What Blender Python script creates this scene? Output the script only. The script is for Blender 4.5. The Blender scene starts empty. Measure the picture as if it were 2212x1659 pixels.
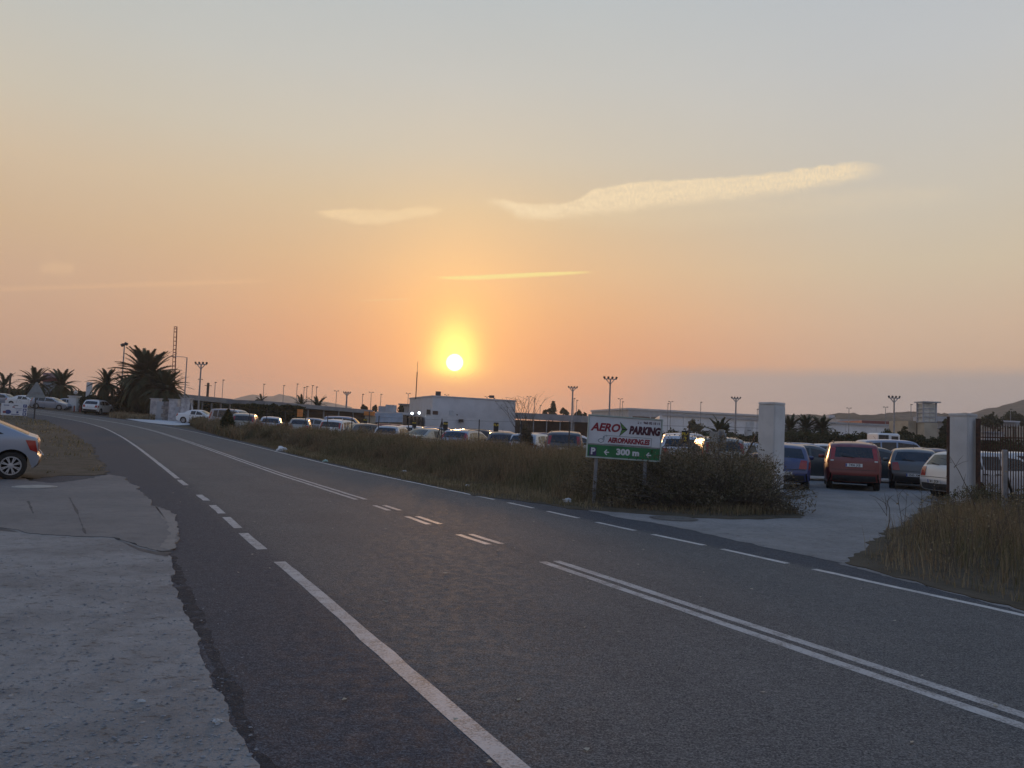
import bpy, bmesh, math, random
import numpy as np
from mathutils import Vector, Matrix, noise

random.seed(7)
rng = np.random.default_rng(11)
SC = bpy.context.scene
COL = SC.collection
RAD = math.radians

# ------------------------------------------------------------------ camera
EYE = 1.6
FOC = 1660.0                      # focal length in units of a 2212 wide picture
PITCH, ROLL = RAD(3.46), RAD(2.2)
cam = bpy.data.cameras.new('camera')
cam.sensor_width = 36.0
cam.lens = 36.0 * FOC / 2212.0
cam.clip_start, cam.clip_end = 0.1, 30000
cam_ob = bpy.data.objects.new('camera', cam)
COL.objects.link(cam_ob)
cam_ob.matrix_world = (Matrix.Translation((0, 0, EYE)) @ Matrix.Rotation(math.pi / 2 + PITCH, 4, 'X')
                       @ Matrix.Rotation(ROLL, 4, 'Z'))
SC.camera = cam_ob

# ------------------------------------------------------------------ exposure
SC.view_settings.view_transform = 'Standard'
SC.view_settings.look = 'None'
SC.view_settings.exposure = 0.0
SC.view_settings.gamma = 1.0
SC.view_settings.use_curve_mapping = False

# ------------------------------------------------------------------ sun and sky
SUN_AZ, SUN_EL = -4.34, 4.885
world = bpy.data.worlds.new('World')
SC.world = world
world.use_nodes = True
sun = bpy.data.lights.new('sun', 'SUN')
sun.energy = 0.8
sun.angle = RAD(0.9)
sun.color = (1.0, 0.54, 0.24)
sun_ob = bpy.data.objects.new('sun', sun)
COL.objects.link(sun_ob)
_sd = Vector((math.sin(RAD(SUN_AZ)) * math.cos(RAD(SUN_EL)), math.cos(RAD(SUN_AZ)) * math.cos(RAD(SUN_EL)), math.sin(RAD(SUN_EL))))
sun_ob.rotation_euler = (-_sd).to_track_quat('-Z', 'Y').to_euler()
sun_ob.location = _sd * 200


def lin(c):
    def f(v):
        v /= 255.0
        return v / 12.92 if v <= 0.04045 else ((v + 0.055) / 1.055) ** 2.4
    return (f(c[0]), f(c[1]), f(c[2]), 1.0)


def pix_ray(px, py):
    x, y = px - 1106.0, -(py - 829.5)
    c, s = math.cos(ROLL), math.sin(ROLL)
    x, y = c * x - s * y, s * x + c * y
    a = math.pi / 2 + PITCH
    return Vector((x, y * math.cos(a) + FOC * math.sin(a), y * math.sin(a) - FOC * math.cos(a)))


def pix_azel(px, py):
    r = pix_ray(px, py)
    return math.degrees(math.atan2(r.x, r.y)), math.degrees(math.atan2(r.z, math.hypot(r.x, r.y)))


def build_sky():
    nt = world.node_tree
    N, L = nt.nodes, nt.links
    N.clear()

    def node(t, **kw):
        n = N.new(t)
        for k, v in kw.items():
            setattr(n, k, v)
        return n

    def put(sock, v):
        if isinstance(v, (int, float)):
            sock.default_value = v
        elif isinstance(v, (tuple, list)):
            sock.default_value = v
        else:
            L.new(v, sock)

    def m(op, a, b=None, c=None, clamp=False):
        n = node('ShaderNodeMath', operation=op, use_clamp=clamp)
        put(n.inputs[0], a)
        if b is not None:
            put(n.inputs[1], b)
        if c is not None:
            put(n.inputs[2], c)
        return n.outputs[0]

    def smooth(v, a, b, o0=0.0, o1=1.0):
        n = node('ShaderNodeMapRange', interpolation_type='SMOOTHSTEP')
        put(n.inputs[0], v)
        put(n.inputs[1], a)
        put(n.inputs[2], b)
        put(n.inputs[3], o0)
        put(n.inputs[4], o1)
        return n.outputs[0]

    def mix(f, a, b, mode='MIX'):
        n = node('ShaderNodeMix', data_type='RGBA', blend_type=mode)
        n.clamp_factor = True
        put(n.inputs[0], f)
        put(n.inputs[6], a)
        put(n.inputs[7], b)
        return n.outputs[2]

    def ramp(v, stops):
        n = node('ShaderNodeValToRGB')
        e = n.color_ramp.elements
        while len(e) < len(stops):
            e.new(0.5)
        for i, (p, c) in enumerate(stops):
            e[i].position = p / 60.0
            e[i].color = lin(c)
        put(n.inputs[0], v)
        return n.outputs[0]

    tc = node('ShaderNodeTexCoord')
    sep = node('ShaderNodeSeparateXYZ')
    L.new(tc.outputs['Generated'], sep.inputs[0])
    X, Y, Z = sep.outputs
    el = m('MULTIPLY', m('ARCSINE', Z), 180 / math.pi)
    az = m('MULTIPLY', m('ARCTAN2', X, Y), 180 / math.pi)
    elp = m('DIVIDE', m('MAXIMUM', el, 0.0), 60.0)
    up = [(36, (174, 189, 204)), (46, (142, 169, 205)), (60, (102, 140, 196))]
    left = ramp(elp, SKY_LEFT + up)
    cent = ramp(elp, SKY_CENT + up)
    right = ramp(elp, SKY_RIGHT + up)
    back = ramp(elp, [(0, (148, 138, 140)), (5, (164, 150, 152)), (12, (164, 164, 174)), (25, (148, 166, 190)), (60, (102, 140, 196))])
    fl = smooth(az, -3.0, -34.0)
    fr = smooth(az, 0.0, 31.0)
    base = mix(fl, cent, left)
    base = mix(fr, base, right)
    fb = smooth(m('ABSOLUTE', az), 70.0, 165.0)
    base = mix(fb, base, back)
    # the daylight sky model is blended in under the haze colours
    nsky = node('ShaderNodeTexSky', sky_type='NISHITA', sun_disc=False)
    nsky.sun_elevation = RAD(SUN_EL)
    nsky.sun_rotation = RAD(SUN_AZ)
    nsky.air_density, nsky.dust_density, nsky.ozone_density = 1.0, 1.0, 1.0
    # glow round the sun
    dx = m('SUBTRACT', az, SUN_AZ)
    dy = m('SUBTRACT', el, SUN_EL)
    ky = smooth(dy, -1.2, 1.6, 0.62, 1.55)
    dyk = m('DIVIDE', dy, ky)
    r2 = m('ADD', m('MULTIPLY', dx, dx), m('MULTIPLY', dyk, dyk))
    r = m('SQRT', r2)
    front = smooth(m('ABSOLUTE', az), 80.0, 60.0)
    g1 = m('MULTIPLY', m('EXPONENT', m('MULTIPLY', m('POWER', m('DIVIDE', r, 1.68), 2.3), -1.0)), front)
    g2 = m('MULTIPLY', m('EXPONENT', m('MULTIPLY', m('DIVIDE', r, 2.7), -1.0)), front)
    g3 = m('MULTIPLY', m('EXPONENT', m('MULTIPLY', m('POWER', m('DIVIDE', r, 6.5), 2.0), -1.0)), front)
    rr = m('SQRT', m('ADD', m('MULTIPLY', dx, dx), m('MULTIPLY', dy, dy)))
    disc = smooth(rr, 0.70, 0.40)

    def addc(base, f, c):
        return mix(f, base, c, 'ADD')
    base = addc(base, g3, (0.22, 0.08, 0.0, 1))
    base = addc(base, g2, (0.55, 0.34, 0.02, 1))
    base = addc(base, g1, (0.50, 0.95, 0.16, 1))

    # ---- clouds: each is a band of sky between an upper and a lower edge
    nv = node('ShaderNodeCombineXYZ')
    L.new(az, nv.inputs[0])
    L.new(el, nv.inputs[1])

    def noisetex(sx, sy, rot, scale, detail=4.0, rough=0.6):
        mp = node('ShaderNodeMapping')
        mp.inputs['Rotation'].default_value = (0, 0, rot)
        mp.inputs['Scale'].default_value = (sx, sy, 1)
        L.new(nv.outputs[0], mp.inputs[0])
        nz = node('ShaderNodeTexNoise')
        nz.inputs['Scale'].default_value = scale
        nz.inputs['Detail'].default_value = detail
        nz.inputs['Roughness'].default_value = rough
        L.new(mp.outputs[0], nz.inputs[0])
        return nz.outputs['Fac']

    wob = noisetex(1, 1.6, 0.3, 0.9)
    grain = noisetex(1.5, 0.5, 0.62, 5.5, 7, 0.72)
    grain2 = noisetex(0.5, 1.6, 0.0, 1.6, 5, 0.6)

    def band(top, bot, soft_t, soft_b, wobble):
        pt = [pix_azel(*p) for p in top]
        pb = [pix_azel(*p) for p in bot]
        a0, a1 = min(p[0] for p in pt), max(p[0] for p in pt)
        e0 = min(p[1] for p in pt + pb) - 0.5
        e1 = max(p[1] for p in pt + pb) + 0.5
        u = m('DIVIDE', m('SUBTRACT', az, a0), a1 - a0)

        def curve(pts):
            n = node('ShaderNodeFloatCurve')
            c = n.mapping.curves[0]
            vals = [((a - a0) / (a1 - a0), (e - e0) / (e1 - e0)) for a, e in pts]
            while len(c.points) < len(vals):
                c.points.new(0.5, 0.5)
            for p, v in zip(c.points, sorted(vals)):
                p.location = (min(max(v[0], 0), 1), min(max(v[1], 0), 1))
            n.mapping.update()
            L.new(m('MINIMUM', m('MAXIMUM', u, 0.0), 1.0), n.inputs['Value'])
            return m('ADD', m('MULTIPLY', n.outputs[0], e1 - e0), e0)
        w = m('MULTIPLY', m('SUBTRACT', wob, 0.5), wobble)
        e = m('ADD', el, w)
        t, b = curve(pt), curve(pb)
        mt = smooth(m('SUBTRACT', t, e), -soft_t, soft_t)
        mb = smooth(m('SUBTRACT', e, b), -soft_b, soft_b)
        ends = m('MULTIPLY', smooth(u, -0.01, 0.10), smooth(u, 1.01, 0.90))
        thick = smooth(m('SUBTRACT', t, b), 0.0, 0.25)
        return m('MULTIPLY', m('MULTIPLY', mt, mb), m('MULTIPLY', ends, thick))

    tex = m('MULTIPLY', smooth(grain, 0.30, 0.70, 0.45, 1.0), smooth(grain2, 0.22, 0.58, 0.55, 1.0))
    # long feathered cloud on the right
    c1 = band([(1025, 425), (1090, 432), (1140, 441), (1230, 437), (1290, 408), (1400, 392), (1500, 387), (1650, 377), (1800, 356), (1860, 353), (1920, 371)],
              [(1025, 427), (1100, 452), (1130, 470), (1160, 472), (1240, 463), (1330, 455), (1450, 440), (1600, 424), (1700, 412), (1800, 395), (1860, 383), (1920, 373)],
              0.15, 0.46, 0.55)
    base = mix(m('MULTIPLY', m('MULTIPLY', c1, tex), 1.0), base, lin((255, 230, 188)))
    # faint veil under it
    c1b = band([(1180, 452), (1450, 436), (1700, 420), (2000, 405), (2120, 415)], [(1180, 470), (1450, 492), (1700, 472), (2000, 440), (2120, 430)], 0.5, 0.7, 0.8)
    base = mix(m('MULTIPLY', m('MULTIPLY', c1b, grain2), 0.34), base, lin((240, 218, 182)))
    # small cloud left of it
    c2 = band([(675, 457), (760, 452), (850, 455), (900, 448), (965, 452)], [(675, 461), (740, 476), (790, 484), (850, 479), (910, 467), (965, 457)], 0.13, 0.2, 0.5)
    base = mix(m('MULTIPLY', m('MULTIPLY', c2, tex), 0.92), base, lin((252, 220, 172)))
    # bright streak over the sun
    c3 = band([(930, 598), (1000, 596), (1090, 592), (1180, 588), (1290, 586)], [(930, 601), (1000, 604), (1090, 601), (1180, 596), (1290, 589)], 0.06, 0.12, 0.06)
    base = mix(m('MULTIPLY', c3, 0.9), base, lin((255, 232, 150)))
    # short contrail
    c4 = band([(765, 648.4), (830, 646), (890, 644.5)], [(765, 651), (830, 649), (890, 647.5)], 0.03, 0.03, 0.0)
    base = mix(m('MULTIPLY', c4, 1.0), base, lin((255, 214, 158)))
    # faint streak far left and a wisp
    c5 = band([(-60, 622), (150, 617), (420, 607), (600, 602)], [(-60, 632), (150, 624), (420, 616), (600, 608)], 0.22, 0.12, 0.1)
    base = mix(m('MULTIPLY', c5, 0.30), base, lin((246, 200, 150)))
    c6 = band([(85, 570), (125, 566), (165, 574)], [(85, 588), (125, 592), (165, 590)], 0.25, 0.25, 0.5)
    base = mix(m('MULTIPLY', c6, 0.22), base, lin((250, 210, 160)))
    # grey bank low on the right, running on round the horizon
    edge = m('ADD', 4.75, m('MULTIPLY', m('SUBTRACT', grain2, 0.5), 0.5))
    low = smooth(el, m('ADD', edge, 0.7), m('SUBTRACT', edge, 0.45))
    rb = m('MULTIPLY', smooth(az, 6.5, 15.0), smooth(az, 150.0, 110.0))
    bank = m('MULTIPLY', m('MULTIPLY', low, rb), 0.74)
    base = mix(bank, base, lin((160, 154, 155)))
    # very soft unevenness of the whole haze
    big = noisetex(0.05, 0.12, 0.15, 1.0, 3, 0.5)
    base = mix(1.0, base, mix(big, (0.955, 0.955, 0.96, 1), (1.03, 1.03, 1.03, 1)), 'MULTIPLY')
    base = addc(base, disc, (9.0, 7.0, 4.0, 1))

    bg1 = node('ShaderNodeBackground')
    L.new(base, bg1.inputs[0])
    bg1.inputs[1].default_value = SKY_GAIN
    bg2 = node('ShaderNodeBackground')
    L.new(nsky.outputs[0], bg2.inputs[0])
    bg2.inputs[1].default_value = 0.05
    ms = node('ShaderNodeMixShader')
    ms.inputs[0].default_value = 0.08
    L.new(bg1.outputs[0], ms.inputs[1])
    L.new(bg2.outputs[0], ms.inputs[2])
    out = node('ShaderNodeOutputWorld')
    L.new(ms.outputs[0], out.inputs[0])


SKY_GAIN = 1.05
HAZE_DENSITY = 0.00038
SKY_LEFT = [(0, (194, 147, 124)), (3, (200, 153, 126)), (6, (207, 164, 134)), (9, (212, 174, 141)), (12, (214, 182, 146)), (16, (215, 192, 162)), (20, (209, 199, 180)), (25, (198, 198, 191)), (30, (189, 195, 195))]
SKY_CENT = [(0, (212, 134, 104)), (3, (226, 142, 100)), (6, (234, 156, 106)), (9, (238, 176, 122)), (12, (234, 189, 140)), (16, (224, 197, 158)), (20, (213, 201, 180)), (25, (203, 201, 193)), (30, (192, 197, 197))]
SKY_RIGHT = [(0, (164, 152, 152)), (3, (176, 156, 150)), (5, (206, 172, 146)), (8, (214, 184, 156)), (12, (214, 196, 168)), (16, (208, 198, 180)), (20, (203, 199, 190)), (25, (196, 198, 198)), (30, (189, 195, 200))]
build_sky()
# ------------------------------------------------------------------ helpers
def terr(x, y):
    """Height of the land: level by the camera, rising gently up the road to the left."""
    s = -x + 0.25 * y
    if s <= 12 or y < -30:
        return 0.0
    v = 2.0 * ((s - 12) / 69.0) ** 1.3 if s < 110 else 2.0 * (98 / 69.0) ** 1.3 + 0.35 * (1 - math.exp(-(s - 110) / 60.0)) * 1.0
    return v * min(1.0, max(0.0, (y + 30) / 40.0))


def P(px, py, dz=0.0):
    """Point of the land seen at a pixel of the photograph (2212 wide)."""
    r = pix_ray(px, py)
    r.normalize()
    t = 2.0
    prev = t
    while t < 600:
        p = Vector((0, 0, EYE)) + r * t
        if p.z <= terr(p.x, p.y) + dz:
            lo, hi = prev, t
            for _ in range(30):
                mid = (lo + hi) / 2
                q = Vector((0, 0, EYE)) + r * mid
                if q.z <= terr(q.x, q.y) + dz:
                    hi = mid
                else:
                    lo = mid
            q = Vector((0, 0, EYE)) + r * hi
            return q.x, q.y
        prev = t
        t *= 1.03
    q = Vector((0, 0, EYE)) + r * 600
    return q.x, q.y


def D(px, py, d):
    """Point at depth d along the sight line of a pixel."""
    r = pix_ray(px, py)
    return Vector((0, 0, EYE)) + r * (d / r.y)


def gx(px, d, py=930):
    return D(px, py, d).x


class NodeKit:
    def __init__(self, nt):
        self.nt, self.N, self.L = nt, nt.nodes, nt.links

    def node(self, t, **kw):
        n = self.N.new(t)
        for k, v in kw.items():
            setattr(n, k, v)
        return n

    def put(self, sock, v):
        if isinstance(v, (int, float, tuple, list)):
            sock.default_value = v
        else:
            self.L.new(v, sock)

    def m(self, op, a, b=None, clamp=False):
        n = self.node('ShaderNodeMath', operation=op, use_clamp=clamp)
        self.put(n.inputs[0], a)
        if b is not None:
            self.put(n.inputs[1], b)
        return n.outputs[0]

    def noise(self, co, scale, detail=3.0, rough=0.55):
        n = self.node('ShaderNodeTexNoise')
        n.inputs['Scale'].default_value = scale
        n.inputs['Detail'].default_value = detail
        n.inputs['Roughness'].default_value = rough
        self.L.new(co, n.inputs['Vector'])
        return n.outputs['Fac']

    def voro(self, co, scale, feature='F1', out='Distance'):
        n = self.node('ShaderNodeTexVoronoi', feature=feature)
        n.inputs['Scale'].default_value = scale
        self.L.new(co, n.inputs['Vector'])
        return n.outputs[out]

    def rng(self, v, a, b, o0=0.0, o1=1.0, smooth=True):
        n = self.node('ShaderNodeMapRange')
        if smooth:
            n.interpolation_type = 'SMOOTHSTEP'
        for i, q in enumerate((v, a, b, o0, o1)):
            self.put(n.inputs[i], q)
        return n.outputs[0]

    def mix(self, f, a, b, mode='MIX'):
        n = self.node('ShaderNodeMix', data_type='RGBA', blend_type=mode)
        self.put(n.inputs[0], f)
        self.put(n.inputs[6], a)
        self.put(n.inputs[7], b)
        return n.outputs[2]

    def coords(self, sx=1, sy=1, sz=1, kind='Object'):
        tc = self.node('ShaderNodeTexCoord')
        mp = self.node('ShaderNodeMapping')
        mp.inputs['Scale'].default_value = (sx, sy, sz)
        self.L.new(tc.outputs[kind], mp.inputs[0])
        return mp.outputs[0]

    def bump(self, h, strength, dist):
        n = self.node('ShaderNodeBump')
        n.inputs['Strength'].default_value = strength
        n.inputs['Distance'].default_value = dist
        self.L.new(h, n.inputs['Height'])
        return n.outputs[0]


def new_mat(name):
    m = bpy.data.materials.new(name)
    m.use_nodes = True
    k = NodeKit(m.node_tree)
    b = m.node_tree.nodes['Principled BSDF']
    return m, k, b


def c4(c, f=1.0):
    return (c[0] * f, c[1] * f, c[2] * f, 1.0)


MATS = {}


def M(name, col, rough=0.6, metal=0.0, col2=None, scale=4.0, var=0.25, bump=0.0, bscale=40.0, spec=0.5, coat=0.0, transl=0.0):
    """A plain procedural material: one colour broken by noise towards a second one."""
    if name in MATS:
        return MATS[name]
    m, k, b = new_mat(name)
    co = k.coords()
    n = k.noise(co, scale, 4, 0.6)
    f = k.rng(n, 0.35, 0.68)
    if col2 is None:
        col2 = tuple(v * (1 - var) for v in col)
    c = k.mix(f, c4(col), c4(col2))
    k.L.new(c, b.inputs['Base Color'])
    r = k.rng(k.noise(co, scale * 2.3, 3), 0.3, 0.7, max(0.02, rough - 0.08), min(1, rough + 0.08))
    k.L.new(r, b.inputs['Roughness'])
    b.inputs['Metallic'].default_value = metal
    b.inputs['Specular IOR Level'].default_value = spec
    b.inputs['Coat Weight'].default_value = coat
    if transl:
        b.inputs['Transmission Weight'].default_value = transl
    if bump:
        k.L.new(k.bump(k.noise(co, bscale, 4, 0.65), bump, 0.02), b.inputs['Normal'])
    MATS[name] = m
    return m


class MB:
    """Collects polygons and links them as one mesh object."""

    def __init__(self):
        self.v, self.f = [], []

    def add(self, vs, fs):
        o = len(self.v)
        self.v += [tuple(p) for p in vs]
        self.f += [tuple(i + o for i in q) for q in fs]
        return self

    def box(self, c, s, rot=None, ch=0.0):
        hx, hy, hz = s[0] / 2, s[1] / 2, s[2] / 2
        if ch <= 0:
            vs = [Vector((x * hx, y * hy, z * hz)) for z in (-1, 1) for y in (-1, 1) for x in (-1, 1)]
            fs = [(0, 2, 3, 1), (4, 5, 7, 6), (0, 1, 5, 4), (2, 6, 7, 3), (0, 4, 6, 2), (1, 3, 7, 5)]
        else:
            ch = min(ch, hx * .9, hy * .9, hz * .9)
            ring = lambda z, e: [Vector((sx * (hx - ex), sy * (hy - ey), z)) for sx, sy, ex, ey in
                                 ((-1, -1, ch + e, e), (1, -1, ch + e, e), (1, -1, e, ch + e), (1, 1, e, ch + e), (1, 1, ch + e, e), (-1, 1, ch + e, e), (-1, 1, e, ch + e), (-1, -1, e, ch + e))]
            vs = ring(-hz, ch) + ring(-hz + ch, 0) + ring(hz - ch, 0) + ring(hz, ch)
            fs = [tuple(range(7, -1, -1)), tuple(range(24, 32))]
            for r in range(3):
                for i in range(8):
                    j = (i + 1) % 8
                    fs.append((r * 8 + i, r * 8 + j, r * 8 + 8 + j, r * 8 + 8 + i))
        R = rot if rot is not None else Matrix.Identity(3)
        c = Vector(c)
        return self.add([R @ p + c for p in vs], fs)

    def bar(self, a, b, w, h=None, up=(0, 0, 1)):
        """Square bar from a to b."""
        a, b = Vector(a), Vector(b)
        h = w if h is None else h
        d = (b - a).normalized()
        u = Vector(up)
        if abs(d.dot(u)) > 0.98:
            u = Vector((0, 1, 0))
        s = d.cross(u).normalized()
        u = s.cross(d).normalized()
        vs = []
        for p in (a, b):
            for i, j in ((-1, -1), (1, -1), (1, 1), (-1, 1)):
                vs.append(p + s * (i * w / 2) + u * (j * h / 2))
        return self.add(vs, [(3, 2, 1, 0), (4, 5, 6, 7), (0, 1, 5, 4), (1, 2, 6, 5), (2, 3, 7, 6), (3, 0, 4, 7)])

    def tube(self, pts, rad, n=8, cap=True):
        pts = [Vector(p) for p in pts]
        rad = rad if isinstance(rad, (list, tuple)) else [rad] * len(pts)
        rings = []
        for i, p in enumerate(pts):
            d = (pts[min(i + 1, len(pts) - 1)] - pts[max(i - 1, 0)]).normalized()
            u = Vector((0, 0, 1)) if abs(d.z) < 0.95 else Vector((1, 0, 0))
            s = d.cross(u).normalized()
            u = s.cross(d).normalized()
            rings.append([p + (s * math.cos(t) + u * math.sin(t)) * rad[i] for t in [2 * math.pi * k / n for k in range(n)]])
        vs = [q for r in rings for q in r]
        fs = []
        for i in range(len(rings) - 1):
            for k in range(n):
                j = (k + 1) % n
                fs.append((i * n + k, i * n + j, i * n + n + j, i * n + n + k))
        if cap:
            fs.append(tuple(range(n - 1, -1, -1)))
            fs.append(tuple(range(len(vs) - n, len(vs))))
        return self.add(vs, fs)

    def prism(self, poly, z0, z1):
        """Upright prism over a plan polygon."""
        n = len(poly)
        vs = [(x, y, z0) for x, y in poly] + [(x, y, z1) for x, y in poly]
        fs = [tuple(range(n - 1, -1, -1)), tuple(range(n, 2 * n))]
        for i in range(n):
            j = (i + 1) % n
            fs.append((i, j, n + j, n + i))
        return self.add(vs, fs)

    def mesh(self, name, smooth=None):
        me = bpy.data.meshes.new(name)
        me.from_pydata(self.v, [], self.f)
        me.validate()
        if smooth is not None:
            for p in me.polygons:
                p.use_smooth = True
            me.set_sharp_from_angle(angle=RAD(smooth))
        me.update()
        return me

    def build(self, name, m, parent=None, smooth=None, loc=None, rot=None):
        me = self.mesh(name, smooth)
        return link(name, me, m, parent, loc, rot)


def link(name, me, m=None, parent=None, loc=None, rot=None):
    if m is not None and not me.materials:
        me.materials.append(m)
    o = bpy.data.objects.new(name, me)
    COL.objects.link(o)
    if parent is not None:
        o.parent = parent
    if loc is not None:
        o.location = loc
    if rot is not None:
        o.rotation_euler = rot
    return o


def tag(o, label=None, cat=None, group=None, kind=None):
    if label:
        o['label'] = label
    if cat:
        o['category'] = cat
    if group:
        o['group'] = group
    if kind:
        o['kind'] = kind
    return o


def thing(name, label, cat, loc=(0, 0, 0), rz=0.0, group=None, rot=None):
    o = bpy.data.objects.new(name, None)
    o.empty_display_size = 0.2
    COL.objects.link(o)
    o.location = loc
    o.rotation_euler = rot if rot is not None else (0, 0, rz)
    return tag(o, label, cat, group)


CHILD = {}


def dup_tree(o, parent=None):
    c = o.copy()
    COL.objects.link(c)
    if parent is not None:
        c.parent = parent
    for ch in o.children:
        dup_tree(ch, c)
    return c


def structure(o):
    o['kind'] = 'structure'
    return o


# ------------------------------------------------------------------ surface materials
def asphalt_mat():
    m, k, b = new_mat('asphalt')
    co = k.coords()
    fine = k.noise(co, 95, 3, 0.7)
    grit = k.voro(co, 130)
    mid = k.noise(co, 9, 4, 0.6)
    big = k.noise(co, 0.5, 4, 0.55)
    uv = k.node('ShaderNodeUVMap', uv_map='UVMap')
    sep = k.node('ShaderNodeSeparateXYZ')
    k.L.new(uv.outputs[0], sep.inputs[0])
    lat = k.m('ADD', sep.outputs[0], k.m('MULTIPLY', k.m('SUBTRACT', big, 0.5), 0.5))
    # running lanes are worn pale brown, the strips outside the edge lines stay dark and cool
    lane = k.m('MULTIPLY', k.rng(lat, -3.35, -2.75), k.rng(lat, 3.25, 2.85))
    c = k.mix(lane, (0.050, 0.056, 0.066, 1), (0.102, 0.099, 0.095, 1))
    # polished wheel tracks
    wt = None
    for x0 in (-2.25, -0.95, 0.85, 2.2):
        g = k.rng(k.m('ABSOLUTE', k.m('SUBTRACT', lat, x0)), 0.45, 0.05)
        wt = g if wt is None else k.m('MAXIMUM', wt, g)
    c = k.mix(k.m('MULTIPLY', wt, 0.45), c, (0.132, 0.126, 0.118, 1))
    seam = k.rng(k.m('ABSOLUTE', k.m('SUBTRACT', sep.outputs[0], 0.02)), 0.16, 0.03)
    c = k.mix(k.m('MULTIPLY', seam, 0.5), c, (0.05, 0.05, 0.053, 1))
    # long patches of wear, darker and paler
    stretched = k.noise(uv.outputs[0], 0.55, 5, 0.6)
    c = k.mix(k.rng(stretched, 0.42, 0.72, 0.0, 0.55), c, (0.062, 0.061, 0.062, 1))
    c = k.mix(k.rng(mid, 0.3, 0.75, 0.0, 0.30), c, (0.15, 0.138, 0.126, 1))
    # grit: pale and dark stone faces
    spk = k.noise(co, 85, 5, 0.8)
    spk2 = k.noise(k.coords(22, 60, 22), 1.0, 5, 0.75)
    c = k.mix(k.rng(spk, 0.50, 0.62, 0.0, 0.75), c, (0.31, 0.29, 0.265, 1))
    c = k.mix(k.rng(spk, 0.49, 0.38, 0.0, 0.92), c, (0.014, 0.014, 0.017, 1))
    c = k.mix(k.rng(spk2, 0.53, 0.66, 0.0, 0.6), c, (0.24, 0.225, 0.21, 1))
    c = k.mix(k.rng(spk2, 0.47, 0.34, 0.0, 0.6), c, (0.04, 0.04, 0.046, 1))
    c = k.mix(k.rng(fine, 0.52, 0.80, 0.0, 0.4), c, (0.24, 0.225, 0.21, 1))
    c = k.mix(1.0, c, k.mix(lane, (0.50, 0.58, 0.69, 1), (0.84, 0.85, 0.86, 1)), 'MULTIPLY')
    k.L.new(c, b.inputs['Base Color'])
    k.L.new(k.rng(mid, 0.3, 0.7, 0.74, 0.9), b.inputs['Roughness'])
    b.inputs['Specular IOR Level'].default_value = 0.18
    h = k.m('ADD', k.m('MULTIPLY', grit, 0.8), k.m('MULTIPLY', fine, 0.8))
    k.L.new(k.bump(h, 0.35, 0.006), b.inputs['Normal'])
    return m


def paint_mat(name, col, wear=0.5):
    m, k, b = new_mat(name)
    co = k.coords()
    fine = k.noise(co, 60, 4, 0.7)
    mid = k.noise(co, 5, 4, 0.65)
    w = k.rng(k.m('ADD', k.m('MULTIPLY', fine, 0.65), k.m('MULTIPLY', mid, 0.5)), 0.50, 0.70, 0, wear)
    c = k.mix(w, c4(col), (0.13, 0.125, 0.12, 1))
    c = k.mix(k.rng(k.noise(co, 1.3, 4), 0.4, 0.7, 0, 0.3), c, c4(col, 0.62))
    k.L.new(c, b.inputs['Base Color'])
    b.inputs['Roughness'].default_value = 0.6
    k.L.new(k.bump(fine, 0.35, 0.006), b.inputs['Normal'])
    return m


def stony_mat(name, a, bcol, dark, stones=14.0, bump=0.6, patch=0.6):
    """Worn concrete, gravel or packed dust with loose stones."""
    m, k, b = new_mat(name)
    co = k.coords()
    fine = k.noise(co, 55, 4, 0.7)
    mid = k.noise(co, 4.5, 5, 0.6)
    big = k.noise(co, patch, 4, 0.6)
    wv = k.node('ShaderNodeVectorMath', operation='ADD')
    k.L.new(co, wv.inputs[0])
    nn = k.node('ShaderNodeTexNoise')
    nn.inputs['Scale'].default_value = stones * .7
    k.L.new(co, nn.inputs['Vector'])
    sv = k.node('ShaderNodeVectorMath', operation='SCALE')
    k.L.new(nn.outputs['Color'], sv.inputs[0])
    sv.inputs['Scale'].default_value = 0.9 / stones
    k.L.new(sv.outputs[0], wv.inputs[1])
    sd = k.voro(wv.outputs[0], stones)
    sc = k.voro(wv.outputs[0], stones, out='Color')
    sep = k.node('ShaderNodeSeparateColor')
    k.L.new(sc, sep.inputs[0])
    c = k.mix(k.rng(big, 0.36, 0.66), c4(a), c4(bcol))
    c = k.mix(k.rng(mid, 0.45, 0.75, 0, 0.45), c, c4(dark))
    pick = k.m('MULTIPLY', k.rng(sd, 0.34, 0.12), k.m('GREATER_THAN', sep.outputs[0], 0.90))
    c = k.mix(k.m('MULTIPLY', pick, 0.55), c, c4(tuple(min(1, v * 1.55) for v in a)))
    pit = k.noise(k.coords(stones * .8, stones * 1.5, stones), 1.0, 6, 0.72)
    hole = k.rng(pit, 0.44, 0.30)
    lump = k.rng(pit, 0.56, 0.72)
    c = k.mix(k.m('MULTIPLY', lump, 0.5), c, c4(a, 1.35))
    c = k.mix(k.m('MULTIPLY', hole, 0.8), c, c4(dark, 0.45))
    c = k.mix(k.rng(fine, 0.5, 0.8, 0, 0.35), c, c4(a, 1.3))
    c = k.mix(k.rng(fine, 0.45, 0.25, 0, 0.5), c, c4(dark, 0.6))
    k.L.new(c, b.inputs['Base Color'])
    b.inputs['Roughness'].default_value = 0.85
    b.inputs['Specular IOR Level'].default_value = 0.3
    h = k.m('ADD', k.m('ADD', k.m('MULTIPLY', fine, 0.5), k.m('MULTIPLY', mid, 0.8)), k.m('SUBTRACT', k.m('MULTIPLY', pick, 0.7), k.m('MULTIPLY', hole, 0.7)))
    k.L.new(k.bump(h, bump, 0.03), b.inputs['Normal'])
    return m


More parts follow.
